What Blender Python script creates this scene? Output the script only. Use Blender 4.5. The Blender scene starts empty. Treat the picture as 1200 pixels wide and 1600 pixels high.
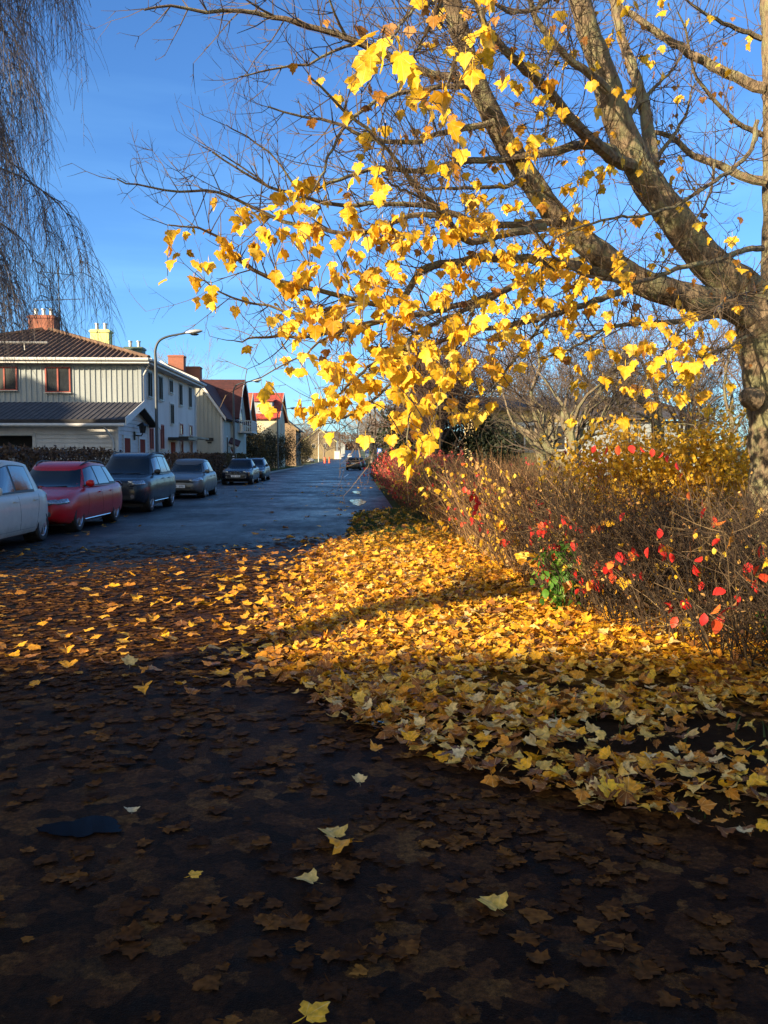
import bpy, bmesh, math, random
import numpy as np
from mathutils import Vector, Matrix, kdtree, noise
S = bpy.context.scene
COL = S.collection
R = math.radians
RNG = random.Random(7)
NP = np.random.default_rng(11)
CAM_H = 1.6
FPX = 1350.0
YAW = math.atan2(44, FPX)
PIT = -math.atan2(87, FPX)
FH = Vector((math.sin(YAW), math.cos(YAW), 0))
RT = Vector((math.cos(YAW), -math.sin(YAW), 0))
FW = FH * math.cos(PIT) + Vector((0, 0, 1)) * math.sin(PIT)
UP = -FH * math.sin(PIT) + Vector((0, 0, 1)) * math.cos(PIT)
SUN_AZ = R(50)      # the sun stands behind the viewer, 50 degrees to the left
SUN_EL = R(17.5)

def P(px, py, Y):
    r = FW + RT * ((px - 600) / FPX) + UP * ((800 - py) / FPX)
    return Vector((0, 0, CAM_H)) + r * (Y / r.y)

def gz(y):
    if y < 110: return 0.0
    if y < 700: return 1.85e-5 * (y - 110) ** 2
    return 1.85e-5 * 590 ** 2 + (y - 700) * 2 * 1.85e-5 * 590

# ------------------------------------------------------------------ objects
def tag(o, label=None, cat=None, group=None, kind=None):
    if label: o['label'] = label
    if cat: o['category'] = cat
    if group: o['group'] = group
    if kind: o['kind'] = kind
    return o

def thing(name, label, cat, loc=(0, 0, 0), rz=0.0, group=None):
    o = bpy.data.objects.new(name, None)
    COL.objects.link(o)
    o.location = loc; o.rotation_euler = (0, 0, rz)
    return tag(o, label, cat, group)

def link(name, me, mat=None, parent=None, smooth=False):
    o = bpy.data.objects.new(name, me)
    COL.objects.link(o)
    if mat is not None:
        for m in (mat if isinstance(mat, (list, tuple)) else [mat]): me.materials.append(m)
    if parent is not None: o.parent = parent
    if smooth:
        me.polygons.foreach_set('use_smooth', [True] * len(me.polygons))
        if smooth != 'all': me.set_sharp_from_angle(angle=R(38))
    return o

def copy_tree(o, parent=None):
    c = o.copy(); COL.objects.link(c)
    if parent is not None: c.parent = parent
    for ch in list(o.children): copy_tree(ch, c)
    return c

class MB:
    def __init__(self): self.v = []; self.f = []; self.m = []; self.mi = 0
    def face(self, pts):
        b = len(self.v); self.v.extend([tuple(p) for p in pts]); self.f.append(tuple(range(b, b + len(pts)))); self.m.append(self.mi)
    def box(self, c, s, rz=0.0, mat=None):
        b = len(self.v); hx, hy, hz = s[0] / 2, s[1] / 2, s[2] / 2
        M = mat if mat is not None else (Matrix.Translation(Vector(c)) @ Matrix.Rotation(rz, 4, 'Z'))
        for z in (-hz, hz):
            for x, y in ((-hx, -hy), (hx, -hy), (hx, hy), (-hx, hy)): self.v.append(tuple(M @ Vector((x, y, z))))
        for q in ((3, 2, 1, 0), (4, 5, 6, 7), (0, 1, 5, 4), (1, 2, 6, 5), (2, 3, 7, 6), (3, 0, 4, 7)):
            self.f.append(tuple(b + i for i in q)); self.m.append(self.mi)
    def bx(self, x0, x1, y0, y1, z0, z1):
        self.box(((x0 + x1) / 2, (y0 + y1) / 2, (z0 + z1) / 2), (abs(x1 - x0), abs(y1 - y0), abs(z1 - z0)))
    def bar(self, a, b, w, h):
        a = Vector(a); b = Vector(b); d = b - a
        q = d.to_track_quat('Y', 'Z').to_matrix().to_4x4()
        self.box(None, (w, d.length, h), mat=Matrix.Translation((a + b) / 2) @ q)
    def slab(self, pts, n, t):
        """a polygon given thickness t along n"""
        n = Vector(n).normalized() * t; b = len(self.v); k = len(pts)
        self.v += [tuple(p) for p in pts] + [tuple(Vector(p) + n) for p in pts]
        self.f.append(tuple(b + i for i in reversed(range(k)))); self.f.append(tuple(b + k + i for i in range(k)))
        for i in range(k):
            j = (i + 1) % k; self.f.append((b + i, b + j, b + k + j, b + k + i))
        self.m += [self.mi] * (k + 2)
    def tube(self, pts, rad, n=6, cap=True):
        k = len(pts)
        if k < 2: return
        pts = [Vector(p) for p in pts]
        if not hasattr(rad, '__len__'): rad = [rad] * k
        b = len(self.v)
        t = (pts[1] - pts[0]).normalized()
        ref = Vector((0, 0, 1)) if abs(t.z) < .9 else Vector((1, 0, 0))
        u = t.cross(ref).normalized()
        for i in range(k):
            t2 = (pts[min(i + 1, k - 1)] - pts[max(i - 1, 0)])
            if t2.length < 1e-9: t2 = t.copy()
            t2.normalize()
            u = u - t2 * u.dot(t2)
            if u.length < 1e-6: u = t2.orthogonal()
            u.normalize(); w = t2.cross(u)
            for j in range(n):
                a = 2 * math.pi * j / n
                q = pts[i] + (u * math.cos(a) + w * math.sin(a)) * rad[i]
                self.v.append((q.x, q.y, q.z))
        for i in range(k - 1):
            for j in range(n):
                j2 = (j + 1) % n
                self.f.append((b + i * n + j, b + i * n + j2, b + (i + 1) * n + j2, b + (i + 1) * n + j)); self.m.append(self.mi)
        if cap:
            self.f.append(tuple(b + j for j in reversed(range(n)))); self.m.append(self.mi)
            self.f.append(tuple(b + (k - 1) * n + j for j in range(n))); self.m.append(self.mi)
    def lathe(self, prof, n=24, M=None, axis='Z'):
        """prof: (r, h) pairs turned round the Z axis, then moved by M"""
        b = len(self.v); k = len(prof); M = M or Matrix.Identity(4)
        for r, h in prof:
            for j in range(n):
                a = 2 * math.pi * j / n
                self.v.append(tuple(M @ Vector((r * math.cos(a), r * math.sin(a), h))))
        for i in range(k - 1):
            for j in range(n):
                j2 = (j + 1) % n
                self.f.append((b + i * n + j, b + i * n + j2, b + (i + 1) * n + j2, b + (i + 1) * n + j)); self.m.append(self.mi)
    def ring_loft(self, rings, closed=True, caps=True):
        b = len(self.v); n = len(rings[0]); k = len(rings)
        for r in rings: self.v += [tuple(p) for p in r]
        for i in range(k - 1):
            for j in range(n if closed else n - 1):
                j2 = (j + 1) % n
                self.f.append((b + i * n + j, b + i * n + j2, b + (i + 1) * n + j2, b + (i + 1) * n + j)); self.m.append(self.mi)
        if caps:
            self.f.append(tuple(b + j for j in reversed(range(n)))); self.m.append(self.mi)
            self.f.append(tuple(b + (k - 1) * n + j for j in range(n))); self.m.append(self.mi)
    def grid(self, rows):
        self.ring_loft(rows, closed=False, caps=False)
    def build(self, name, mat=None, parent=None, smooth=False, fix=False):
        me = bpy.data.meshes.new(name)
        me.from_pydata(self.v, [], self.f)
        if isinstance(mat, (list, tuple)) and len(mat) > 1: me.polygons.foreach_set('material_index', self.m)
        if fix:
            bm = bmesh.new(); bm.from_mesh(me); bmesh.ops.recalc_face_normals(bm, faces=bm.faces); bm.to_mesh(me); bm.free()
        me.update()
        return link(name, me, mat, parent, smooth)

def np_mesh(name, V, T, attr=None, vec=None, mat=None, parent=None, smooth=False):
    """V (n,3), T (m,3) triangles; attr a float per vertex -> 'rnd'; vec (n,3) -> 'lco'"""
    me = bpy.data.meshes.new(name)
    n, m = len(V), len(T)
    me.vertices.add(n); me.vertices.foreach_set('co', np.asarray(V, np.float32).ravel())
    me.loops.add(m * 3); me.loops.foreach_set('vertex_index', np.asarray(T, np.int32).ravel())
    me.polygons.add(m); me.polygons.foreach_set('loop_start', np.arange(0, m * 3, 3, dtype=np.int32))
    me.polygons.foreach_set('loop_total', np.full(m, 3, np.int32))
    if attr is not None:
        a = me.attributes.new('rnd', 'FLOAT', 'POINT'); a.data.foreach_set('value', np.asarray(attr, np.float32))
    if vec is not None:
        a = me.attributes.new('lco', 'FLOAT_VECTOR', 'POINT'); a.data.foreach_set('vector', np.asarray(vec, np.float32).ravel())
    me.update(); me.validate()
    return link(name, me, mat, parent, 'all' if smooth else False)

def scatter(name, templates, pos, rot, scale, rnd, mat, parent=None, smooth=False):
    """one mesh of many small copies. pos (N,3), rot (N,3,3), scale (N,), rnd (N,)"""
    N = len(pos); which = NP.integers(0, len(templates), N)
    Vs, Ts, As, Ls = [], [], [], []; off = 0
    for ti, (tv, tf) in enumerate(templates):
        idx = np.nonzero(which == ti)[0]
        if len(idx) == 0: continue
        k = len(tv)
        W = np.einsum('nij,kj->nki', rot[idx], tv) * scale[idx][:, None, None] + pos[idx][:, None, :]
        Vs.append(W.reshape(-1, 3))
        Ts.append((tf[None] + (off + np.arange(len(idx)) * k)[:, None, None]).reshape(-1, 3))
        As.append(np.repeat(rnd[idx], k)); Ls.append(np.tile(tv, (len(idx), 1)))
        off += len(idx) * k
    return np_mesh(name, np.concatenate(Vs), np.concatenate(Ts), np.concatenate(As), np.concatenate(Ls), mat, parent, smooth)

def rot_from(yaw, pitch, roll):
    cy, sy, cp, sp, cr, sr = np.cos(yaw), np.sin(yaw), np.cos(pitch), np.sin(pitch), np.cos(roll), np.sin(roll)
    z = np.zeros_like(cy); o = np.ones_like(cy)
    Z = np.stack([np.stack([cy, -sy, z], -1), np.stack([sy, cy, z], -1), np.stack([z, z, o], -1)], -2)
    X = np.stack([np.stack([o, z, z], -1), np.stack([z, cp, -sp], -1), np.stack([z, sp, cp], -1)], -2)
    Yy = np.stack([np.stack([cr, z, sr], -1), np.stack([z, o, z], -1), np.stack([-sr, z, cr], -1)], -2)
    return Z @ X @ Yy

def cr(pts, step=.12):
    """Catmull-Rom through points (tuples of any length)"""
    p = [np.array(q, float) for q in pts]
    p = [2 * p[0] - p[1]] + p + [2 * p[-1] - p[-2]]
    out = []
    for i in range(1, len(p) - 2):
        a, b, c, d = p[i - 1:i + 3]
        n = max(2, int(np.linalg.norm((c - b)[:3]) / step))
        for k in range(n):
            t = k / n
            out.append(.5 * (2 * b + (c - a) * t + (2 * a - 5 * b + 4 * c - d) * t * t + (3 * b - a - 3 * c + d) * t ** 3))
    out.append(p[-2])
    return out

# ------------------------------------------------------------------ materials
class NT:
    def __init__(self, name):
        self.m = bpy.data.materials.new(name); self.m.use_nodes = True
        self.t = self.m.node_tree; self.n = self.t.nodes; self.l = self.t.links
        self.b = self.n['Principled BSDF']; self.out = self.n['Material Output']
    def add(self, typ, **kw):
        x = self.n.new('ShaderNode' + typ)
        for k, v in kw.items(): setattr(x, k, v)
        return x
    def lk(self, a, b): self.l.new(a, b)
    def tex(self, scale=5, detail=4, rough=.55, coord='Object', kind='TexNoise', mapscale=None):
        c = self.add('TexCoord'); t = self.add(kind)
        src = c.outputs[coord]
        if mapscale:
            mp = self.add('Mapping'); mp.inputs['Scale'].default_value = mapscale
            self.lk(src, mp.inputs[0]); src = mp.outputs[0]
        self.lk(src, t.inputs['Vector'])
        if 'Scale' in t.inputs: t.inputs['Scale'].default_value = scale
        if 'Detail' in t.inputs: t.inputs['Detail'].default_value = detail
        if 'Roughness' in t.inputs: t.inputs['Roughness'].default_value = rough
        return t
    def ramp(self, src, stops, interp='LINEAR'):
        r = self.add('ValToRGB'); r.color_ramp.interpolation = interp
        e = r.color_ramp.elements
        while len(e) < len(stops): e.new(.5)
        for el, (p, c) in zip(e, stops):
            el.position = p; el.color = (*c, 1) if len(c) == 3 else c
        self.lk(src, r.inputs[0]); return r
    def bump(self, src, strength=.3, dist=.02, prev=None):
        b = self.add('Bump'); b.inputs['Strength'].default_value = strength; b.inputs['Distance'].default_value = dist
        self.lk(src, b.inputs['Height'])
        if prev: self.lk(prev.outputs[0], b.inputs['Normal'])
        self.lk(b.outputs[0], self.b.inputs['Normal']); return b
    def mix(self, f, a, b, typ='MIX'):
        x = self.add('Mix', data_type='RGBA', blend_type=typ)
        for s, v in ((x.inputs[0], f), (x.inputs[6], a), (x.inputs[7], b)):
            if hasattr(v, 'links') : self.lk(v, s)
            elif hasattr(v, '__len__'): s.default_value = (*v, 1) if len(v) == 3 else v
            else: s.default_value = v
        return x.outputs[2]

def g3(v): return (v, v, v)

def simple(name, col, rough=.6, var=.12, scale=6, metal=0, bump=0, spec=.5, coat=0, detail=5):
    n = NT(name)
    t = n.tex(scale, detail)
    lo = tuple(c * (1 - var) for c in col); hi = tuple(min(1, c * (1 + var)) for c in col)
    r = n.ramp(t.outputs[0], [(.3, lo), (.7, hi)])
    n.lk(r.outputs[0], n.b.inputs['Base Color'])
    n.b.inputs['Roughness'].default_value = rough; n.b.inputs['Metallic'].default_value = metal
    n.b.inputs['Specular IOR Level'].default_value = spec; n.b.inputs['Coat Weight'].default_value = coat
    n.b.inputs['Coat Roughness'].default_value = .06
    if bump: n.bump(t.outputs[0], bump, .02)
    return n.m

def leaf_mat(name, stops, trans=.35, rough=.5, mott=.25, veins=True, spec=.35, satur=None):
    n = NT(name)
    a = n.add('Attribute', attribute_name='rnd')
    r = n.ramp(a.outputs['Fac'], stops)
    lc = n.add('Attribute', attribute_name='lco')
    pos = n.add('TexCoord')
    t = n.add('TexNoise'); t.inputs['Scale'].default_value = 38; t.inputs['Detail'].default_value = 4
    n.lk(pos.outputs['Object'], t.inputs['Vector'])
    mr = n.ramp(t.outputs[0], [(.35, g3(1 - mott * 1.6)), (.62, g3(1.0))])
    col = n.mix(1.0, r.outputs[0], mr.outputs[0], 'MULTIPLY')
    if veins:
        sx = n.add('SeparateXYZ'); n.lk(lc.outputs['Vector'], sx.inputs[0])
        at = n.add('Math', operation='ARCTAN2'); n.lk(sx.outputs[0], at.inputs[0])
        ay = n.add('Math', operation='ADD'); n.lk(sx.outputs[1], ay.inputs[0]); ay.inputs[1].default_value = .02
        n.lk(ay.outputs[0], at.inputs[1])
        ml = n.add('Math', operation='MULTIPLY'); n.lk(at.outputs[0], ml.inputs[0]); ml.inputs[1].default_value = 1.35
        pp = n.add('Math', operation='PINGPONG'); n.lk(ml.outputs[0], pp.inputs[0]); pp.inputs[1].default_value = .5
        vr = n.ramp(pp.outputs[0], [(0, g3(1.0)), (.06, g3(0.0))])
        # light ribs fanning from the stalk
        dark = n.mix(.5, col, (.95, .72, .32))
        col = n.mix(vr.outputs[0], col, dark)
        n.bump(vr.outputs[0], .4, .004)
    n.lk(col, n.b.inputs['Base Color'])
    n.b.inputs['Roughness'].default_value = rough
    n.b.inputs['Specular IOR Level'].default_value = spec
    if trans > 0:
        tr = n.add('BsdfTranslucent'); n.lk(col, tr.inputs['Color'])
        mx = n.add('MixShader'); mx.inputs[0].default_value = trans
        n.lk(n.b.outputs[0], mx.inputs[1]); n.lk(tr.outputs[0], mx.inputs[2]); n.lk(mx.outputs[0], n.out.inputs[0])
    return n.m

M = {}
def bark(name, c0, c1, lichen=None, sc=14):
    n = NT(name)
    t = n.tex(sc, 8, .65, mapscale=(1, 1, .28))
    r = n.ramp(t.outputs[0], [(.34, c0), (.58, c1)])
    col = r.outputs[0]
    if lichen:
        t2 = n.tex(5, 6, .7); r2 = n.ramp(t2.outputs[0], [(.46, g3(0)), (.6, g3(.85))])
        col = n.mix(r2.outputs[0], col, lichen)
    n.lk(col, n.b.inputs['Base Color']); n.b.inputs['Roughness'].default_value = .9
    n.bump(t.outputs[0], 1.0, .06)
    return n.m
M['bark'] = bark('maple_bark', (.06, .04, .024), (.25, .18, .11), (.24, .235, .12), 22)
M['twig'] = simple('twig_bark', (.082, .056, .034), .8, .4, 9)
M['birchtwig'] = simple('birch_twig', (.10, .086, .083), .8, .3, 9)
M['birchbark'] = bark('birch_bark', (.12, .11, .10), (.55, .53, .48))
M['applebark'] = bark('apple_bark', (.07, .052, .034), (.22, .17, .115), (.20, .205, .11), 18)
M['greytwig'] = simple('grey_twig', (.17, .135, .11), .85, .3, 7)
M['warmtwig'] = simple('warm_twig', (.15, .095, .055), .85, .35, 7)
M['purpletwig'] = simple('purple_twig', (.085, .048, .04), .85, .3, 7)
M['darktwig'] = simple('dark_twig', (.06, .045, .035), .85, .3, 7)
M['hedgetwig'] = leaf_mat('hedge_twig', [(0, (.022, .011, .008)), (.4, (.09, .046, .022)), (.75, (.19, .105, .046)), (1, (.36, .22, .10))], 0, .75, .2, False)
M['thicket'] = leaf_mat('thicket_twig', [(0, (.012, .008, .006)), (.5, (.040, .024, .014)), (.85, (.085, .052, .027)), (1, (.19, .13, .065))], 0, .8, .2, False)

M['leaf'] = leaf_mat('maple_leaf_yellow', [(0, (.24, .09, .025)), (.05, (.45, .19, .03)), (.14, (.78, .36, .02)), (.42, (.92, .51, .018)), (.8, (.96, .61, .035)), (1, (.96, .72, .10))], .40, .5, .2)
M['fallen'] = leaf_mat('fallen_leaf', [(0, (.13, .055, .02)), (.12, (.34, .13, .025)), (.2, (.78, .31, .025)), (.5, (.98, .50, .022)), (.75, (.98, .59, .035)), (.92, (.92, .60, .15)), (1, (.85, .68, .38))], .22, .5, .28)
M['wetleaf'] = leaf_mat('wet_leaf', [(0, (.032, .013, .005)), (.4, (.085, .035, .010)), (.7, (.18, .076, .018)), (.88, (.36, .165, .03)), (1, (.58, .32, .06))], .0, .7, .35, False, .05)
M['redleaf'] = leaf_mat('red_leaf', [(0, (.62, .025, .025)), (.6, (.92, .055, .045)), (.85, (.9, .13, .04)), (1, (.9, .38, .05))], .35, .45, .12, False)
M['crimson'] = leaf_mat('crimson_leaf', [(0, (.22, .02, .03)), (.6, (.55, .05, .06)), (1, (.66, .14, .06))], .3, .5, .12, False)
M['greenleaf'] = leaf_mat('green_leaf', [(0, (.05, .14, .02)), (.6, (.10, .26, .03)), (1, (.30, .36, .05))], .35, .45, .12, False)
M['goldleaf'] = leaf_mat('gold_small_leaf', [(0, (.50, .25, .025)), (.4, (.78, .44, .03)), (1, (.90, .60, .05))], .35, .5, .12, False)
M['darkleaf'] = leaf_mat('dark_evergreen', [(0, (.010, .016, .008)), (.6, (.025, .036, .016)), (1, (.06, .06, .025))], .1, .55, .2, False)
M['brownleaf'] = leaf_mat('brown_leaf', [(0, (.045, .025, .018)), (.6, (.10, .055, .035)), (1, (.20, .11, .05))], .15, .6, .2, False)
M['shrubleaf'] = leaf_mat('dull_shrub_leaf', [(0, (.018, .02, .010)), (.5, (.045, .042, .018)), (.85, (.10, .075, .025)), (1, (.25, .17, .04))], .15, .6, .2, False)
M['grass'] = leaf_mat('grass_blade', [(0, (.03, .05, .012)), (.6, (.055, .095, .02)), (1, (.12, .13, .04))], .2, .6, .1, False)

def ground_mat():
    n = NT('soil'); t = n.tex(9, 8, .7)
    r = n.ramp(t.outputs[0], [(.3, (.022, .016, .011)), (.6, (.05, .036, .024)), (.75, (.05, .055, .02))])
    n.lk(r.outputs[0], n.b.inputs['Base Color']); n.b.inputs['Roughness'].default_value = .9; n.bump(t.outputs[0], .8, .04); return n.m
M['soil'] = ground_mat()
def lawn_mat():
    n = NT('lawn'); t = n.tex(3, 8, .75)
    r = n.ramp(t.outputs[0], [(.3, (.025, .035, .012)), (.55, (.045, .07, .018)), (.75, (.075, .075, .03))])
    n.lk(r.outputs[0], n.b.inputs['Base Color']); n.b.inputs['Roughness'].default_value = .9
    t2 = n.tex(60, 4, .7); n.bump(t2.outputs[0], .8, .04); return n.m
M['lawn'] = lawn_mat()
def n_math(n, op, a, b=None, clamp=False):
    x = n.add('Math', operation=op); x.use_clamp = clamp
    for i, v in enumerate((a, b)):
        if v is None: continue
        if hasattr(v, 'links'): n.lk(v, x.inputs[i])
        else: x.inputs[i].default_value = v
    return x.outputs[0]
def litter_cells(n, scale, stops):
    """pressed leaves: patches of leaf size, each with its own brown, ragged edges"""
    tc = n.add('TexCoord'); w = n.add('TexNoise'); w.inputs['Scale'].default_value = scale * 1.3; w.inputs['Detail'].default_value = 6; w.inputs['Roughness'].default_value = .7
    n.lk(tc.outputs['Object'], w.inputs['Vector'])
    va = n.add('VectorMath', operation='SCALE'); n.lk(w.outputs['Color'], va.inputs[0]); va.inputs['Scale'].default_value = .9 / scale
    ad = n.add('VectorMath', operation='ADD'); n.lk(tc.outputs['Object'], ad.inputs[0]); n.lk(va.outputs[0], ad.inputs[1])
    v = n.add('TexVoronoi'); v.inputs['Scale'].default_value = scale; n.lk(ad.outputs[0], v.inputs['Vector'])
    sx = n.add('SeparateXYZ'); n.lk(v.outputs['Color'], sx.inputs[0])
    r = n.ramp(sx.outputs[0], stops)
    f = n.tex(34, 8, .8); fr = n.ramp(f.outputs[0], [(.34, g3(.12)), (.5, g3(.8)), (.64, g3(1.7))])
    return n.mix(1.0, r.outputs[0], fr.outputs[0], 'MULTIPLY'), sx.outputs[1]
def asphalt_mat(name, base, wet=.5, spec=.5, litter=True):
    n = NT(name)
    big = n.tex(.35, 5, .6); mid = n.tex(2.2, 6, .65, mapscale=(1.6, .45, 1)); fine = n.tex(140, 3, .6)
    st = n.tex(420, 2, .5, kind='TexVoronoi')
    r = n.ramp(mid.outputs[0], [(.28, tuple(c * .62 for c in base)), (.5, base), (.75, tuple(c * 1.5 for c in base))])
    fr = n.ramp(fine.outputs[0], [(.38, g3(.4)), (.56, g3(1.0)), (.66, g3(2.4))])
    col = n.mix(1.0, r.outputs[0], fr.outputs[0], 'MULTIPLY')
    rr = n.ramp(big.outputs[0], [(.35, g3(wet * .72)), (.65, g3(wet * 1.25))])
    rm = n.ramp(mid.outputs[0], [(.3, g3(.78)), (.7, g3(1.15))])
    rg = n.mix(1.0, rr.outputs[0], rm.outputs[0], 'MULTIPLY')
    sp = spec
    if litter:
        # trodden leaf mould over the older, rougher asphalt near the verge
        tc = n.add('TexCoord'); xy = n.add('SeparateXYZ'); n.lk(tc.outputs['Object'], xy.inputs[0])
        wob = n.tex(.55, 5, .65)
        yy = n_math(n, 'ADD', xy.outputs[1], n_math(n, 'MULTIPLY', n_math(n, 'SUBTRACT', wob.outputs[0], .5), 9.0))
        near = n.add('MapRange'); n.lk(yy, near.inputs[0]); near.inputs[1].default_value = 17.5; near.inputs[2].default_value = 9.5   # 1 near, 0 down the street
        dst = n.add('VectorMath', operation='DISTANCE'); n.lk(tc.outputs['Object'], dst.inputs[0]); dst.inputs[1].default_value = (1.0, 6.0, 0)
        dm = n.add('MapRange'); n.lk(dst.outputs['Value'], dm.inputs[0]); dm.inputs[1].default_value = 1.5; dm.inputs[2].default_value = 9.5; dm.inputs[3].default_value = .30; dm.inputs[4].default_value = -.16
        lt = n.tex(1.1, 8, .74)
        cells, cellrnd = litter_cells(n, 10.5, [(0, (.011, .005, .002)), (.4, (.030, .0125, .0045)), (.75, (.058, .024, .008)), (.95, (.09, .042, .012)), (1, (.125, .062, .018))])
        lv = n_math(n, 'ADD', n_math(n, 'ADD', lt.outputs[0], dm.outputs[0]), n_math(n, 'MULTIPLY', n_math(n, 'SUBTRACT', cellrnd, .5), .22))
        lm = n.ramp(lv, [(.50, g3(0)), (.66, g3(1))])
        lf = n_math(n, 'MULTIPLY', lm.outputs[0], near.outputs[0], True)
        col = n.mix(lf, col, cells)
        rg = n.mix(near.outputs[0], rg, g3(.74)); rg = n.mix(lf, rg, g3(.6))
        sv = n.mix(near.outputs[0], g3(spec), g3(.05)); sp = n.mix(lf, sv, g3(.05))
    n.lk(col, n.b.inputs['Base Color']); n.lk(rg, n.b.inputs['Roughness'])
    if hasattr(sp, 'links'): n.lk(sp, n.b.inputs['Specular IOR Level'])
    else: n.b.inputs['Specular IOR Level'].default_value = sp
    b1 = n.bump(fine.outputs[0], .8, .014)
    n.bump(st.outputs['Distance'], .35, .004, b1)
    return n.m
M['asphalt'] = asphalt_mat('wet_asphalt', (.0105, .0105, .011), .46, .32)
M['path'] = asphalt_mat('dark_path', (.009, .009, .010), .65, .15, False)
def water_mat():
    n = NT('puddle_water'); n.b.inputs['Base Color'].default_value = (.006, .007, .009, 1)
    n.b.inputs['Roughness'].default_value = .05; n.b.inputs['Specular IOR Level'].default_value = .5; t = n.tex(4, 2); n.bump(t.outputs[0], .05, .01); return n.m
M['water'] = water_mat()
M['dirty_water'] = simple('dirty_water', (.004, .004, .006), .08, .1, 5, spec=.16)
M['dirty_water'].node_tree.nodes['Principled BSDF'].inputs['IOR'].default_value = 1.18
M['kerb'] = simple('kerb_granite', (.20, .195, .19), .7, .2, 30, bump=.2)
M['paint_line'] = simple('road_paint', (.62, .62, .60), .6, .25, 12)
# ------------------------------------------------------------------ cars
def paint(name, col, rough=.32, metal=0.0, coat=.22):
    n = NT(name)
    t = n.tex(3.5, 6, .7); tf = n.tex(60, 3, .7)
    r = n.ramp(t.outputs[0], [(.35, tuple(c * .86 for c in col)), (.65, col)])
    # road grime, thicker low on the body
    c = n.add('TexCoord'); s = n.add('SeparateXYZ'); n.lk(c.outputs['Object'], s.inputs[0])
    ad = n.add('Math', operation='MULTIPLY_ADD'); n.lk(t.outputs[0], ad.inputs[0]); ad.inputs[1].default_value = .5; n.lk(s.outputs[2], ad.inputs[2])
    gr = n.ramp(ad.outputs[0], [(.32, g3(.5)), (.62, g3(0.0))])
    col2 = n.mix(gr.outputs[0], r.outputs[0], (.07, .062, .052))
    n.lk(col2, n.b.inputs['Base Color'])
    rr = n.ramp(tf.outputs[0], [(.3, g3(rough * .8)), (.7, g3(rough * 1.3))])
    n.lk(rr.outputs[0], n.b.inputs['Roughness'])
    n.b.inputs['Metallic'].default_value = metal; n.b.inputs['Specular IOR Level'].default_value = .3
    n.b.inputs['Coat Weight'].default_value = coat; n.b.inputs['Coat Roughness'].default_value = .08
    return n.m
def glass_mat(name, col, rough=.06):
    n = NT(name); t = n.tex(2.2, 4); r = n.ramp(t.outputs[0], [(.3, tuple(c * .6 for c in col)), (.7, col)])
    n.lk(r.outputs[0], n.b.inputs['Base Color'])
    n.b.inputs['Roughness'].default_value = rough; n.b.inputs['Specular IOR Level'].default_value = .5; n.b.inputs['IOR'].default_value = 1.5
    return n.m
M['carglass'] = glass_mat('car_window_glass', (.010, .013, .014))
M['sideglass'] = glass_mat('side_window_glass', (.012, .016, .018)); M['sideglass'].node_tree.nodes['Principled BSDF'].inputs['IOR'].default_value = 2.7
M['tyre'] = simple('tyre_rubber', (.018, .018, .019), .75, .3, 20)
M['rim'] = simple('alloy_rim', (.42, .43, .45), .35, .1, 10, metal=.85)
M['blackpl'] = simple('black_plastic', (.015, .015, .016), .5, .2, 20)
M['chrome'] = simple('chrome_trim', (.62, .63, .65), .18, .05, 8, metal=1)
M['lamp'] = simple('headlamp_lens', (.26, .27, .28), .12, .55, 22, metal=.55, coat=1)
M['taillamp'] = simple('tail_lamp_lens', (.42, .012, .012), .15, .2, 14, coat=1)
M['plate'] = simple('plate_white', (.72, .73, .76), .5, .05, 8)
M['ink'] = simple('plate_ink', (.02, .02, .025), .6, .1, 8)
M['orange'] = simple('orange_plastic', (.80, .10, .03), .5, .1, 8)

PROF = [(0, .80), (.03, .92), (.12, .965), (.3, .995), (.5, 1.0), (.66, .988), (.8, .968), (.9, .935), (.965, .87), (1.0, .74)]
def interp(pts, x):
    if x <= pts[0][0]: return pts[0][1]
    for (a, b), (c, d) in zip(pts, pts[1:]):
        if x <= c:
            t = (x - a) / (c - a); t = t * t * (3 - 2 * t) * .35 + t * .65
            return b + (d - b) * t
    return pts[-1][1]

class Car:
    def __init__(s, **k): s.__dict__.update(k)
    def halfw(s, y):
        f = max(0, 1 - y / s.rf); r = max(0, 1 - (s.L - y) / s.rr)
        return s.W / 2 * (1 - .27 * f ** 2.3 - .20 * r ** 2.6)
    def zt(s, y): return interp(s.top, y)
    def zb(s, y):
        return s.clear + .12 * max(0, 1 - y / .45) ** 1.5 + .14 * max(0, 1 - (s.L - y) / .45) ** 1.5
    def bx(s, y, z):
        a, b = s.zb(y), s.zt(y); return s.halfw(y) * interp(PROF, (z - a) / (b - a))
    # greenhouse outline at level t (0 belt .. 1 roof)
    def lev(s, t):
        e = t ** 1.12
        return s.wfb + (s.wft - s.wfb) * e, s.wrb + (s.wrt - s.wrb) * e, s.gw0 + (s.gw1 - s.gw0) * t ** 1.15
    def gz(s, y, t):
        u = (y - s.wft) / (s.wrt - s.wft)
        zr = s.H - s.sag_f * max(0, .35 - u) ** 2 * 4 - s.sag_r * max(0, u - .35) ** 2 * 2.2
        return s.belt + t * (zr - s.belt)
    def gx(s, y, t):
        a, b, w = s.lev(t); c, l = (a + b) / 2, (b - a) / 2
        q = min(.999, abs((y - c) / l)); return w * (1 - q ** s.pn) ** (1 / s.pn)
    def gy(s, x, t, front):
        a, b, w = s.lev(t); c, l = (a + b) / 2, (b - a) / 2
        q = min(.98, abs(x) / w); d = l * (1 - q ** s.pn) ** (1 / s.pn)
        return c - d if front else c + d

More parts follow.
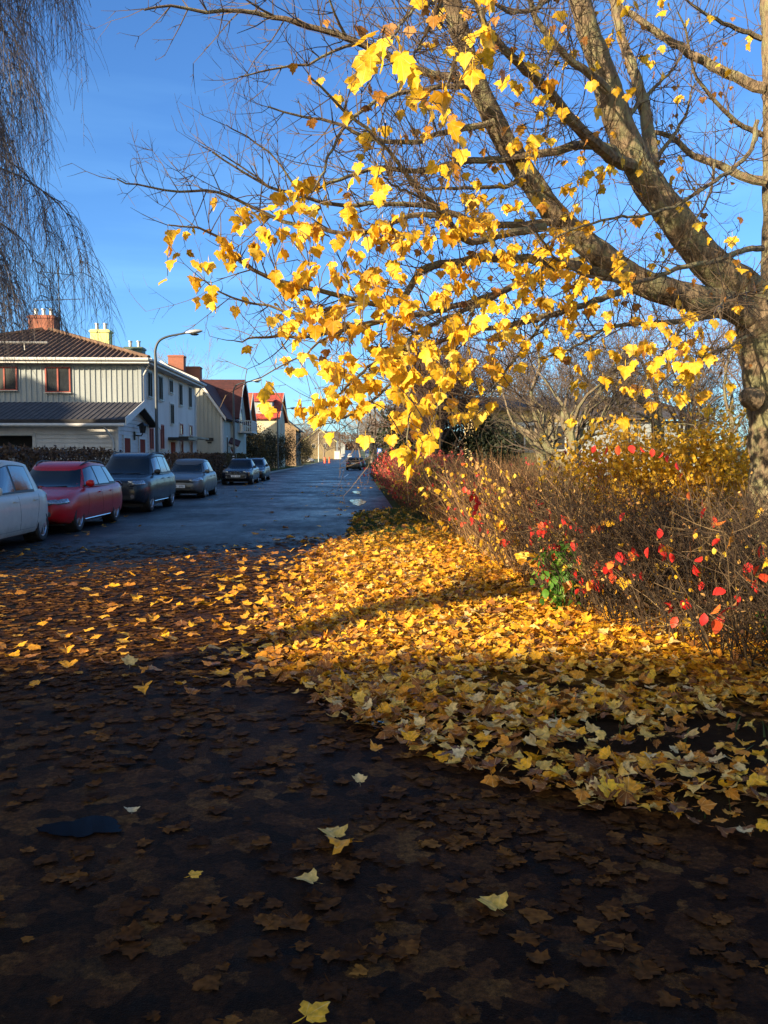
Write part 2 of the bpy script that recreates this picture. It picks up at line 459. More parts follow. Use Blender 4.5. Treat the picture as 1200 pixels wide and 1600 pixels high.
def wheel_meshes(r):
    w = .20; m = MB()
    prof = [(r * .66, -w / 2 + .01), (r * .80, -w / 2), (r * .93, -w / 2 + .008), (r * .985, -w / 2 + .03), (r, -w / 2 + .06), (r, w / 2 - .06), (r * .985, w / 2 - .03), (r * .93, w / 2 - .008), (r * .80, w / 2), (r * .67, w / 2 - .01), (r * .64, w / 2 - .05)]
    m.lathe(prof, 32); tyre = m
    q = MB()
    q.lathe([(r * .64, .04), (r * .675, .085), (r * .66, .088), (r * .60, .07), (r * .58, -.02)], 32)
    q.lathe([(.001, .085), (r * .12, .083), (r * .16, .07), (r * .17, .03)], 16)
    for k in range(5):
        a = 2 * math.pi * k / 5 + .3
        for da in (-.13, .13):
            p0 = Vector((math.cos(a) * r * .12, math.sin(a) * r * .12, .068)); p1 = Vector((math.cos(a + da) * r * .63, math.sin(a + da) * r * .63, .072))
            q.bar(p0, p1, .034, .03)
    d = MB(); d.lathe([(.001, -.03), (r * .63, -.03)], 24)  # plain dark disc backing the spokes
    return tyre, q, d
WHEELS = {}

def make_car(c, name, label, loc, rz, group, body_mat, spokes=True, plate_text=None, rails=False, front='plain', bars=True):
    root = thing(name, label, 'car', loc, rz, group)
    L, W = c.L, c.W; o = -L / 2
    ys = [0, .015, .04, .08, .14, .22, .32, .45] + list(np.linspace(.6, L - .6, 22)) + [L - .45, L - .32, L - .22, L - .14, L - .08, L - .04, L - .015, L]
    rings = []
    for y in ys:
        w = c.halfw(y); a, b = c.zb(y), c.zt(y)
        e = min(y, L - y); k = 1.0
        if e < .14: k = 1 - .10 * (1 - e / .14) ** 2      # rounded nose and tail
        ring = [(0, y + o, a)]
        for h, f in PROF: ring.append((w * k * f, y + o, a + (b - a) * h))
        ring.append((w * k * .38, y + o, b + .014)); ring.append((0, y + o, b + .02)); ring.append((-w * k * .38, y + o, b + .014))
        for h, f in reversed(PROF): ring.append((-w * k * f, y + o, a + (b - a) * h))
        rings.append(ring)
    m = MB(); m.ring_loft(rings)
    body = m.build('body', body_mat, root, True, fix=True)
    # wheel arches are cut out of the body
    cu = MB(); wy = [c.fo + o, c.fo + c.wb + o]; R0 = c.wr + .045
    for y in wy:
        for s in (-1, 1):
            Mx = Matrix.Translation((s * (W / 2 - .30), y, c.wr)) @ Matrix.Rotation(s * math.pi / 2, 4, 'Y')
            cu.lathe([(.0005, 0), (R0, 0), (R0, .5), (.0005, .5)], 28, Mx)
    cut = cu.build('arch_cutter', None, None, fix=True)
    md = body.modifiers.new('b', 'BOOLEAN'); md.object = cut; md.operation = 'DIFFERENCE'; md.solver = 'EXACT'
    bpy.context.view_layer.update()
    dg = bpy.context.evaluated_depsgraph_get()
    me = bpy.data.meshes.new_from_object(body.evaluated_get(dg)); body.modifiers.clear(); body.data = me
    me.polygons.foreach_set('use_smooth', [True] * len(me.polygons)); me.set_sharp_from_angle(angle=R(42))
    bpy.data.objects.remove(cut)
    # underside and wheel housings
    m = MB(); m.bx(-W / 2 + .2, W / 2 - .2, .4 + o, L - .4 + o, .16, .30)
    for y in wy:
        for s in (-1, 1):
            Mx = Matrix.Translation((s * (W / 2 - .29), y, c.wr)) @ Matrix.Rotation(s * math.pi / 2, 4, 'Y')
            m.lathe([(.0005, 0), (R0 - .004, 0), (R0 - .004, .23)], 28, Mx)
    m.build('underbody', M['blackpl'], root)
    # cabin shell
    rings = []; N = 56
    for t in (0, .2, .4, .6, .8, .92, 1.0, 1.0, 1.0, 1.0):
        j = len(rings); ins, up = {7: (.93, .018), 8: (.72, .036), 9: (.3, .046)}.get(j, (1, 0))
        a, b, w = c.lev(t); cc, l = (a + b) / 2, (b - a) / 2; ring = []
        for i in range(N):
            th = 2 * math.pi * i / N
            cx, sy = math.cos(th), math.sin(th); e = 2 / c.pn
            x = w * ins * math.copysign(abs(cx) ** e, cx); y = cc + l * ins * math.copysign(abs(sy) ** e, sy)
            ring.append((x, y + o, c.gz(y, t) + up))
        rings.append(ring)
    m = MB(); m.ring_loft(rings); m.build('cabin', body_mat, root, True, fix=True)
    # side windows follow the cabin side
    for s in (-1, 1):
        for (b0, b1, t0, t1, lo, hi) in c.windows:
            m = MB(); rows = []
            for j in range(6):
                t = lo + (hi - lo) * j / 5; row = []
                for i in range(9):
                    f = i / 8; u = j / 5
                    y = (b0 + (b1 - b0) * f) * (1 - u) + (t0 + (t1 - t0) * f) * u
                    row.append((s * (c.gx(y, t) + .007), y + o, c.gz(y, t)))
                rows.append(row if s < 0 else row[::-1])
            m.grid(rows); m.build('side_window', M['sideglass'], root, 'all')
        # black surround behind the panes
        b0, b1 = c.windows[0][0] - .05, c.windows[-1][1] + .05; t0, t1 = c.windows[0][2] - .06, c.windows[-1][3] + .04
        m = MB(); rows = []
        for j in range(7):
            u = j / 6; t = .03 + .88 * u; row = []
            for i in range(17):
                f = i / 16; y = (b0 + (b1 - b0) * f) * (1 - u) + (t0 + (t1 - t0) * f) * u
                row.append((s * (c.gx(y, t) + .0035), y + o, c.gz(y, t)))
            rows.append(row if s < 0 else row[::-1])
        m.grid(rows); m.build('window_surround', M['blackpl'], root, 'all')
    for nm, fr in (('windscreen', True), ('rear_window', False)):
        m = MB(); rows = []
        for j in range(8):
            t = .05 + .86 * j / 7; _, _, w = c.lev(t); row = []
            for i in range(15):
                x = (i / 7 - 1) * w * .87; y = c.gy(x, t, fr) + (-.008 if fr else .008)
                row.append((x, y + o, c.gz(y, t) + .004))
            rows.append(row if fr else row[::-1])
        m.grid(rows); g = m.build(nm, M['carglass'], root, 'all')
        if fr:
            m = MB()
            for q in (-.55, .05):
                p = []
                for i in range(6):
                    x = (q + i * .105) * c.gw0; t = .07 + .02 * i; y = c.gy(x, t, True) - .022; p.append((x, y + o, c.gz(y, t) + .01))
                m.tube(p, .009, 4)
            m.build('wiper', M['blackpl'], g)
    # rear-view mirror housings
    for s in (-1, 1):
        y = c.wfb + .42; x = c.gx(y, .12)
        m = MB(); prof = [(.001, -.10), (.045, -.085), (.072, -.03), (.078, .03), (.06, .085), (.001, .10)]
        Mx = Matrix.Translation((s * (x + .15), y + o - .02, c.belt + .085)) @ Matrix.Rotation(math.pi / 2, 4, 'Y') @ Matrix.Scale(.8, 4, (0, 1, 0))
        m.lathe(prof, 16, Mx); mm = m.build('wing_mirror', c.mirror if c.mirror else body_mat, root, True)
        m = MB(); m.tube([(s * (x - .04), y + o, c.belt + .02), (s * (x + .1), y + o - .01, c.belt + .05)], .022, 6); m.build('mirror_arm', M['blackpl'], mm)
    # doors: seams and handles
    hz = c.belt - .13
    for yb, yt in c.seams:
        for s in (-1, 1):
            m = MB(); p = []
            for i in range(12):
                f = i / 11; y = yb + (yt - yb) * f ** 1.5; z = c.clear + .10 + (c.belt - .03 - c.clear - .10) * f
                p.append((s * (c.bx(y, z) - .0035), y + o, z))
            m.tube(p, .0065, 4); m.build('door_groove', M['blackpl'], body)
    for s in (-1, 1):   # sill line
        m = MB(); p = [(s * (c.bx(y, c.clear + .11) - .003), y + o, c.clear + .11) for y in np.linspace(c.fo + c.wr + .08, c.fo + c.wb - c.wr - .08, 12)]
        m.tube(p, .006, 4); m.build('door_groove', M['blackpl'], body)
    for s in (-1, 1):
        for y in c.handles:
            m = MB(); x = c.bx(y, hz)
            m.tube([(s * (x - .01), y + o - .10, hz), (s * (x + .025), y + o - .08, hz + .005), (s * (x + .028), y + o + .06, hz + .008), (s * (x - .01), y + o + .09, hz + .008)], .013, 6)
            m.build('door_handle', body_mat if c.hmat is None else c.hmat, root, True)
    if c.sill:
        for s in (-1, 1):
            m = MB(); m.tube([(s * (c.bx(y, c.clear + .05) + .006), y + o, c.clear + .045) for y in np.linspace(c.fo + c.wr + .1, c.fo + c.wb - c.wr - .1, 8)], .014, 6)
            m.build('sill_strip', c.sill, root, True)
    if rails:
        for s in (-1, 1):
            m = MB(); ya, yb = c.wft + .15, c.wrt - .1; p = []
            for i in range(14):
                y = ya + (yb - ya) * i / 13; lift = .05 * abs(math.sin(math.pi * i / 13)) ** .35
                p.append((s * (c.gx(y, 1.0) * .93), y + o, c.gz(y, 1.0) + .005 + lift))
            m.tube(p, .016, 6); m.build('roof_rail', M['blackpl'] if rails == 'black' else M['chrome'], root, True)
    # lamps wrap the corners: patches lifted off the body skin
    def corner(nm, mat, y0, y1, z0, z1, rear, thick=.02):
        for s in (-1, 1):
            m = MB(); rows = []
            for j in range(6):
                v = j / 5; row = []
                for i in range(9):
                    f = i / 8
                    d = y0 + (y1 - y0) * f
                    y = L - d if rear else d
                    z = z0(f) + (z1(f) - z0(f)) * v
                    bulge = thick * abs(math.sin(math.pi * v) * math.sin(math.pi * min(1, max(0, f)))) ** .5
                    if d < 0:        # on the flat end face, towards the middle of the car
                        x = c.halfw(0 if not rear else L) * (.86 + d * 1.0); y = -.0 if not rear else L
                        yy = y + (-.012 - bulge if not rear else .012 + bulge); xx = x
                    else:
                        k = 1 - .10 * (1 - min(1, min(y, L - y) / .14)) ** 2
                        xx = c.bx(y, min(z, c.zt(y) - .01)) * k + .006 + bulge; yy = y
                    row.append((s * xx, yy + o, z))
                rows.append(row if (s < 0) != rear else row[::-1])
            m.grid(rows); m.build(nm, mat, root, 'all')
    hl = c.headlamp
    corner('headlight', M['lamp'], -.22, hl[0], lambda f: hl[1] + .05 * f, lambda f: hl[2] + hl[3] * f, False)
    corner('tail_light', M['taillamp'], -.10, .28, lambda f: c.tail[0] + .03 * f, lambda f: c.tail[1], True)
    # nose
    fy = o - .012; zc = c.nose
    m = MB()
    if front == 'twin':
        for s in (-1, 1):
            q = [(s * .045, zc - .10), (s * .05, zc + .07), (s * .20, zc + .075), (s * .27, zc + .01), (s * .24, zc - .09)]
            if s < 0: q = q[::-1]
            m.slab([(x, fy + .03, z) for x, z in q], (0, -1, 0), .035)
        gr = m.build('grille', M['blackpl'], root)
        m = MB()
        for s in (-1, 1):
            q = [(s * .045, zc - .10), (s * .05, zc + .07), (s * .20, zc + .075), (s * .27, zc + .01), (s * .24, zc - .09), (s * .045, zc - .10)]
            m.tube([(x, fy - .012, z) for x, z in q], .011, 5)
        m.build('grille_surround', M['chrome'], gr)
    elif front == 'hex':
        q = [(-.20, zc - .26), (.20, zc - .26), (.42, zc - .05), (.40, zc + .10), (-.40, zc + .10), (-.42, zc - .05)]
        m.slab([(x, fy + .03, z) for x, z in q], (0, -1, 0), .033); gr = m.build('grille', M['blackpl'], root)
        m = MB(); m.tube([(x, fy - .01, z) for x, z in q + q[:1]], .012, 5); m.build('grille_surround', M['chrome'], gr)
    else:
        m.slab([(x, fy + .03, z) for x, z in [(-.42, zc - .05), (.42, zc - .05), (.55, zc + .03), (-.55, zc + .03)]], (0, -1, 0), .035); gr = m.build('grille', M['blackpl'], root)
    m = MB(); w0 = c.halfw(0) * .78
    m.slab([(-w0, fy + .04, c.clear + .15), (w0, fy + .04, c.clear + .15), (w0 * .86, fy + .04, c.clear + .26), (-w0 * .86, fy + .04, c.clear + .26)], (0, -1, 0), .045); m.build('air_intake', M['blackpl'], root)
    for s in (-1, 1):
        m = MB(); m.lathe([(.001, .02), (.055, .018), (.062, 0), (.062, -.05)], 14, Matrix.Translation((s * w0 * 1.04, fy + .03, c.clear + .23)) @ Matrix.Rotation(math.pi / 2, 4, 'X')); m.build('fog_lamp', M['lamp'], root, True)
    # plates, front and rear, and the rear bumper strip
    for rear in (False, True):
        m = MB(); y = (L + .022 + o) if rear else (fy - .022); z = c.rplate if rear else c.fplate
        m.box((0, y, z), (.52, .012, .115)); pl = m.build('number_plate', M['plate'], root)
        m = MB()
        for i in range(7):
            if i == 3: continue
            x = (i - 3) * .062; d = .0095 * (1 if rear else -1)
            m.box((x - .014, y + d, z), (.010, .004, .07)); m.box((x + .012, y + d, z), (.010, .004, .07))
            m.box((x, y + d * 1.02, z + (.03 if i % 2 else -.03)), (.028, .003, .010))
        m.build('lettering', M['ink'], pl)
    m = MB(); w1 = c.halfw(L) * .8
    m.bx(-w1, w1, L + o - .02, L + o + .014, c.clear + .14, c.clear + .26); m.build('rear_bumper_insert', M['blackpl'], root)
    # wheels
    key = round(c.wr, 3)
    if key not in WHEELS:
        t, q, d = wheel_meshes(c.wr)
        w = t.build('wheel', M['tyre'], None, True); r_ = q.build('rim', M['rim'], w, True); d.build('back_disc', M['blackpl'], w)
        WHEELS[key] = w; first = True
    else: first = False
    for i, y in enumerate(wy):
        for s in (-1, 1):
            if first and i == 0 and s == -1: w = WHEELS[key]; w.parent = root
            else: w = copy_tree(WHEELS[key], root)
            w.location = (s * (W / 2 - .112), y, c.wr); w.rotation_euler = (RNG.random() * 0, s * math.pi / 2, 0)
    return root

def supermini(): return Car(L=3.95, W=1.70, H=1.50, wb=2.51, fo=.80, wr=.305, clear=.19, rf=.85, rr=.75, belt=.93, mirror=None, hmat=None, sill=None,
    top=[(0, .60), (.08, .74), (.35, .84), (.95, .95), (1.2, .965), (3.2, .985), (3.70, .99), (3.88, .93), (3.95, .80)], wfb=.82, wft=1.72, wrt=3.55, wrb=3.86, gw0=.765, gw1=.57, pn=4.2, sag_f=.30, sag_r=.11,
    windows=[(1.28, 2.16, 1.80, 2.20, .10, .88), (2.24, 3.08, 2.28, 3.00, .12, .87)], seams=[(1.15, 1.28), (2.20, 2.22), (2.98, 3.2)], handles=(2.02, 2.95), hoodseam=.4, headlamp=(.55, .68, .80, .08), tail=(.78, 1.02), nose=.66, fplate=.48, rplate=.80)
def wagon(L=4.70): return Car(L=L, W=1.83, H=1.44, wb=2.81, fo=.90, wr=.325, clear=.19, rf=.9, rr=.8, belt=.92, mirror=None, hmat=None, sill=None,
    top=[(0, .56), (.07, .70), (.35, .78), (1.1, .90), (1.5, .93), (3.9, .965), (L - .3, .98), (L - .06, .92), (L, .78)], wfb=1.28, wft=2.08, wrt=L - .55, wrb=L - .08, gw0=.82, gw1=.60, pn=4.6, sag_f=.22, sag_r=.10,
    windows=[(1.72, 2.52, 2.16, 2.55, .10, .88), (2.60, 3.42, 2.63, 3.32, .10, .88), (3.50, 4.28, 3.40, 3.86, .16, .86)], seams=[(1.45, 1.6), (2.56, 2.58), (3.3, 3.46)], handles=(2.42, 3.3), hoodseam=.5, headlamp=(.42, .58, .70, .03), tail=(.74, .92), nose=.58, fplate=.45, rplate=.78)
def suv(): return Car(L=4.57, W=1.86, H=1.67, wb=2.80, fo=.83, wr=.365, clear=.24, rf=.8, rr=.7, belt=1.06, mirror=None, hmat=None, sill=None,
    top=[(0, .72), (.06, .88), (.3, .96), (1.1, 1.05), (1.4, 1.075), (3.8, 1.10), (4.35, 1.11), (4.52, 1.03), (4.57, .9)], wfb=1.15, wft=1.90, wrt=4.05, wrb=4.45, gw0=.83, gw1=.64, pn=5, sag_f=.2, sag_r=.07,
    windows=[(1.62, 2.42, 1.98, 2.45, .10, .86), (2.50, 3.28, 2.52, 3.22, .10, .86), (3.36, 4.05, 3.30, 3.80, .14, .85)], seams=[(1.4, 1.55), (2.46, 2.48), (3.15, 3.32)], handles=(2.34, 3.18), hoodseam=.4, headlamp=(.36, .76, .90, .02), tail=(.86, 1.06), nose=.84, fplate=.62, rplate=.85)
def hatch(): return Car(L=4.27, W=1.76, H=1.46, wb=2.60, fo=.92, wr=.315, clear=.19, rf=.95, rr=.75, belt=.93, mirror=None, hmat=None, sill=None,
    top=[(0, .58), (.08, .70), (.38, .79), (1.1, .92), (1.4, .95), (3.5, .985), (4.0, .99), (4.2, .93), (4.27, .8)], wfb=1.08, wft=2.02, wrt=3.75, wrb=4.16, gw0=.79, gw1=.58, pn=4.4, sag_f=.26, sag_r=.14,
    windows=[(1.62, 2.44, 2.12, 2.48, .10, .88), (2.52, 3.40, 2.56, 3.26, .12, .86)], seams=[(1.4, 1.55), (2.48, 2.5), (3.2, 3.4)], handles=(2.32, 3.2), hoodseam=.5, headlamp=(.60, .62, .70, .10), tail=(.78, .98), nose=.66, fplate=.46, rplate=.80)
def sedan(): return Car(L=4.62, W=1.81, H=1.42, wb=2.81, fo=.80, wr=.325, clear=.19, rf=.85, rr=.9, belt=.91, mirror=None, hmat=None, sill=None,
    top=[(0, .60), (.07, .74), (.35, .82), (1.2, .91), (1.6, .93), (3.9, .96), (4.3, .99), (4.55, .95), (4.62, .8)], wfb=1.32, wft=2.12, wrt=3.35, wrb=4.08, gw0=.80, gw1=.59, pn=4.4, sag_f=.24, sag_r=.2,
    windows=[(1.80, 2.55, 2.22, 2.58, .10, .88), (2.63, 3.50, 2.65, 3.22, .12, .86)], seams=[(1.55, 1.68), (2.58, 2.6), (3.3, 3.5)], handles=(2.45, 3.3), hoodseam=.5, headlamp=(.36, .64, .76, .02), tail=(.76, .92), nose=.68, fplate=.48, rplate=.72)
KERB_CARS = 'cars parked along the left side of the street'
c = supermini(); make_car(c, 'parked_hatchback', 'white hatchback with black window surrounds, nearest of the parked cars', (-6.75, 15.18, 0), 0, KERB_CARS, paint('white_car_paint', (.60, .555, .48), .35))
c = wagon(); c.mirror = paint('red_mirror_paint', (.55, .012, .012)); c.sill = M['chrome']
make_car(c, 'parked_estate_car', 'bright red estate car with roof rails, parked behind the white hatchback', (-6.78, 20.05, 0), 0, KERB_CARS, paint('red_car_paint', (.50, .007, .012), .3), rails='black', front='hex')
c = suv(); c.mirror = M['blackpl']; c.sill = M['chrome']
make_car(c, 'parked_suv', 'tall dark blue SUV with twin round-cornered grille, between red estate and grey hatchback', (-6.83, 26.75, 0), 0, KERB_CARS, paint('dark_blue_paint', (.012, .017, .026), .28), rails='black', front='twin')
c = hatch(); make_car(c, 'parked_hatchback', 'silver grey hatchback with swept back headlights, parked behind the dark SUV', (-6.75, 35.2, 0), 0, KERB_CARS, paint('grey_car_paint', (.13, .13, .13), .35, .5))
c = sedan(); make_car(c, 'parked_saloon', 'dark blue saloon showing its white front number plate, beside the lamp post', (-6.8, 51.5, 0), 0, KERB_CARS, paint('navy_car_paint', (.010, .014, .026), .25), front='twin')
c = wagon(4.5); make_car(c, 'parked_estate_car', 'black estate car, last of the parked row before the grass verge', (-6.82, 58.4, 0), 0, KERB_CARS, paint('black_car_paint', (.013, .013, .015), .28), rails='chrome')
c = wagon(4.6); c.H = 1.5
make_car(c, 'parked_estate_car', 'dark grey estate car seen from behind on the right side of the road', (-.25, 102.3, 0), math.pi, None, paint('charcoal_paint', (.055, .05, .047), .4))
c = sedan(); make_car(c, 'parked_saloon', 'dark saloon parked just beyond the grey estate car', (.35, 112, gz(112)), math.pi, None, paint('far_dark_paint', (.03, .03, .034), .4))
c = suv(); c.H = 1.82; make_car(c, 'parked_suv', 'dark car standing in the driveway behind the clipped brown hedge', (-12.6, 32.3, .1), R(84), None, paint('drive_car_paint', (.05, .06, .075), .3), rails='black')
c = hatch(); make_car(c, 'parked_hatchback', 'pale hatchback pulled in beside the two red posts', (-11.0, 196, gz(196)), R(35), None, paint('pale_car_paint', (.55, .55, .53), .35))
for i, (x, y) in enumerate(((-2.2, 330), (-5.5, 352), (-2.4, 375))):
    c = hatch(); make_car(c, 'parked_hatchback', ['pale car far up the road, nearest of the distant cars', 'pale car far up the road on its left side', 'farthest pale car at the end of the road'][i], (x, y, gz(y)), math.pi * (i != 1), 'distant cars at the end of the road', paint('distant_paint', (.6, .6, .6), .35))

# van at the left edge, nose to the right
def make_van():
    root = thing('parked_van', 'light blue grey van at the left edge, in front of the garage', 'van', (-14.0, 30.2, .1), math.pi / 2, None)
    c = Car(L=4.9, W=1.9, H=2.35, wb=3.0, fo=.9, wr=.34, clear=.22, rf=.7, rr=.3, belt=1.15, top=[(0, .7), (.08, .9), (.4, 1.02), (.9, 1.15), (1.2, 1.18), (4.8, 1.18), (4.9, 1.0)], wfb=.75, wft=1.45, wrt=4.75, wrb=4.88, gw0=.90, gw1=.74, pn=7, sag_f=.25, sag_r=0,
        windows=[(1.30, 2.0, 1.72, 2.04, .08, .74), (2.12, 3.2, 2.14, 3.18, .08, .74), (3.3, 4.6, 3.3, 4.5, .08, .74)], seams=[(1.1, 1.2), (2.06, 2.08)], handles=(1.9, 2.3), hoodseam=.4, headlamp=(.4, .75, .95, .05), tail=(.8, 1.3), nose=.75, fplate=.5, rplate=.8, mirror=M['blackpl'], hmat=M['blackpl'], sill=None)
    v = make_car(c, 'van_build', 'x', (0, 0, 0), 0, None, paint('van_paint', (.30, .34, .38), .4))
    for ch in list(v.children): ch.parent = root
    bpy.data.objects.remove(v)
make_van()
# ------------------------------------------------------------------ buildings
def wallmat(name, col, scale=1.2, rough=.8, streak=.12):
    n = NT(name); t = n.tex(scale, 7, .65, mapscale=(1, 1, .25)); f = n.tex(22, 4, .6)
    r = n.ramp(t.outputs[0], [(.25, tuple(c * (1 - streak * 2) for c in col)), (.55, col), (.8, tuple(min(1, c * (1 + streak * .5)) for c in col))])
    fr = n.ramp(f.outputs[0], [(.3, g3(.9)), (.7, g3(1.05))])
    n.lk(n.mix(1, r.outputs[0], fr.outputs[0], 'MULTIPLY'), n.b.inputs['Base Color']); n.b.inputs['Roughness'].default_value = rough
    n.bump(f.outputs[0], .15, .01); return n.m
def tilemat(name, c0, c1, sc=3):
    n = NT(name); t = n.tex(sc, 6, .7); v = n.tex(4.2, 0, kind='TexVoronoi')
    r = n.ramp(t.outputs[0], [(.3, c0), (.7, c1)]); r2 = n.ramp(v.outputs['Color'], [(.1, g3(.75)), (.9, g3(1.2))])
    n.lk(n.mix(1, r.outputs[0], r2.outputs[0], 'MULTIPLY'), n.b.inputs['Base Color']); n.b.inputs['Roughness'].default_value = .85
    n.bump(t.outputs[0], .4, .03); return n.m
def brickmat(name, a, b, mortar):
    n = NT(name); c = n.add('TexCoord'); k = n.add('TexBrick')
    mp = n.add('Mapping'); mp.inputs['Rotation'].default_value = (R(90), 0, 0); n.lk(c.outputs['Object'], mp.inputs[0]); n.lk(mp.outputs[0], k.inputs[0])
    k.inputs['Color1'].default_value = (*a, 1); k.inputs['Color2'].default_value = (*b, 1); k.inputs['Mortar'].default_value = (*mortar, 1)
    k.inputs['Scale'].default_value = 4; n.lk(k.outputs[0], n.b.inputs['Base Color']); n.b.inputs['Roughness'].default_value = .9; return n.m
M['white_wood'] = wallmat('white_painted_boards', (.285, .32, .335))
M['pale_wall'] = wallmat('pale_grey_render', (.56, .55, .53))  # colour raised in place of fill light on the shaded street side
M['shed_wood'] = wallmat('grey_white_boards', (.56, .56, .56))  # shaded garage boards, colour lifted to stand in for fill light
M['cream_wood'] = wallmat('cream_boards', (.37, .375, .335))
M['cream'] = wallmat('cream_render', (.56, .49, .34))
M['yellow_wall'] = wallmat('yellow_render', (.62, .47, .21))
M['tan_wall'] = wallmat('tan_boards', (.24, .165, .10))
M['ochre_wall'] = wallmat('ochre_boards', (.21, .165, .09))
M['white_trim'] = simple('white_trim', (.52, .52, .51), .6, .08, 8)
M['brown_tile'] = tilemat('brown_roof_tile', (.075, .045, .03), (.16, .093, .058))
M['dark_tile'] = tilemat('dark_roof_tile', (.028, .027, .03), (.05, .047, .05))
M['maroon_tile'] = tilemat('maroon_roof', (.05, .016, .014), (.085, .022, .019))
M['red_metal'] = tilemat('red_metal_roof', (.30, .05, .035), (.40, .07, .045), 1.5)
M['orange_tile'] = tilemat('orange_roof_tile', (.30, .10, .055), (.40, .14, .08))
M['grey_roof'] = tilemat('grey_roof', (.05, .045, .045), (.09, .08, .075))
M['brick'] = brickmat('red_brick', (.23, .07, .042), (.29, .09, .055), (.24, .17, .13))
M['yellow_paint'] = simple('yellow_green_render', (.60, .60, .24), .8, .1, 4)
M['green_metal'] = simple('dark_green_sheet', (.05, .09, .075), .6, .2, 4)
M['zinc'] = simple('zinc_sheet', (.42, .42, .41), .45, .15, 5, metal=.6)
M['pane'] = glass_mat('house_window_glass', (.03, .034, .04), .05)
M['red_frame'] = simple('dark_red_frame', (.26, .05, .035), .6, .15, 6)
M['white_frame'] = M['white_trim']
M['brown_door'] = simple('brown_door', (.20, .04, .028), .9, .2, 5, spec=.08)
M['dark_int'] = simple('garage_dark', (.02, .018, .017), .9, .3, 3)
M['steel'] = simple('galvanised_steel', (.05, .06, .07), .5, .15, 8, metal=.3)
M['lamphead'] = simple('lamp_head_grey', (.40, .42, .43), .45, .1, 8, metal=.3)
M['blackmetal'] = simple('black_metal', (.015, .015, .015), .45, .2, 8)

WC = {}
def window(parent, p, w, h, face, fm, cols=2, rows=1, trim=None, sill=True, tw=.10):
    """face: 'S' looks towards -Y, 'E' towards +X. The sash and trim stand proud of the wall, the pane sits back."""
    key = (round(w, 2), round(h, 2), fm.name, cols, rows, trim.name if trim else '', sill)
    if key not in WC:
        m = MB(); d = .07
        fw = .07
        m.box((-w / 2 + fw / 2, -d / 2, 0), (fw, d, h)); m.box((w / 2 - fw / 2, -d / 2, 0), (fw, d, h))
        m.box((0, -d / 2, h / 2 - fw / 2), (w - 2 * fw, d, fw)); m.box((0, -d / 2, -h / 2 + fw / 2), (w - 2 * fw, d, fw))
        for i in range(1, cols): m.box((-w / 2 + w * i / cols, -d / 2 - .004, 0), (.075, d, h - 2 * fw))
        for i in range(1, rows): m.box((0, -d / 2 + .004, -h / 2 + h * i / rows), (w - 2 * fw, d - .012, .045))
        f = m.build('window', fm)
        q = MB(); q.box((0, -.016, 0), (w - .06, .02, h - .06)); pn = q.build('pane', M['pane'], f)
        if trim:
            t = MB()
            t.box((-w / 2 - tw / 2 - .002, -.022, 0), (tw, .044, h + 2 * tw)); t.box((w / 2 + tw / 2 + .002, -.022, 0), (tw, .044, h + 2 * tw))
            t.box((0, -.022, h / 2 + tw / 2 + .002), (w, .044, tw)); t.box((0, -.03, -h / 2 - tw / 2 - .002), (w, .06, tw))
            t.build('casing', trim, f)
        if sill:
            s = MB(); s.box((0, -.08, -h / 2 - .015), (w + .1, .16, .03)); s.build('sill', M['zinc'], f)
        WC[key] = f; o = f; o.parent = parent
    else: o = copy_tree(WC[key], parent)
    o.location = p; o.rotation_euler = (0, 0, 0 if face == 'S' else math.pi / 2 if face == 'E' else -math.pi / 2)
    return o

def part(name, mat, parent, *boxes):
    m = MB()
    for b in boxes: m.bx(*b)
    return m.build(name, mat, parent)
def gutter(parent, a, b, r=.07):
    m = MB(); m.tube([a, b], r, 8); return m.build('gutter', M['white_trim'], parent, True)
def pipe(parent, pts, mat=None, r=.045):
    m = MB(); m.tube(pts, r, 8); return m.build('downpipe', mat or M['white_trim'], parent, True)
def chimney(parent, x, y, z0, z1, sx, sy, mat, pots=2):
    m = MB(); m.bx(x - sx / 2, x + sx / 2, y - sy / 2, y + sy / 2, z0, z1)
    m.bx(x - sx / 2 - .06, x + sx / 2 + .06, y - sy / 2 - .06, y + sy / 2 + .06, z1 - .18, z1 - .06)
    c = m.build('chimney', mat, parent)
    p = MB()
    for i in range(pots):
        px = x + (i - (pots - 1) / 2) * sx / max(1, pots) * .9
        p.lathe([(.001, .45), (.15, .44), (.15, .38), (.11, .36), (.11, 0)], 10, Matrix.Translation((px, y, z1 - .02)))
    if pots: p.build('chimney_pot', M['zinc'], c, True)
    return c
def ribs(m, a0, a1, b0, b1, n, r=.045):
    """round tile rows running from the eave a0-a1 up to the ridge b0-b1"""
    a0, a1, b0, b1 = map(Vector, (a0, a1, b0, b1))
    for i in range(n):
        f = (i + .5) / n; m.tube([a0.lerp(a1, f), b0.lerp(b1, f)], r, 5)
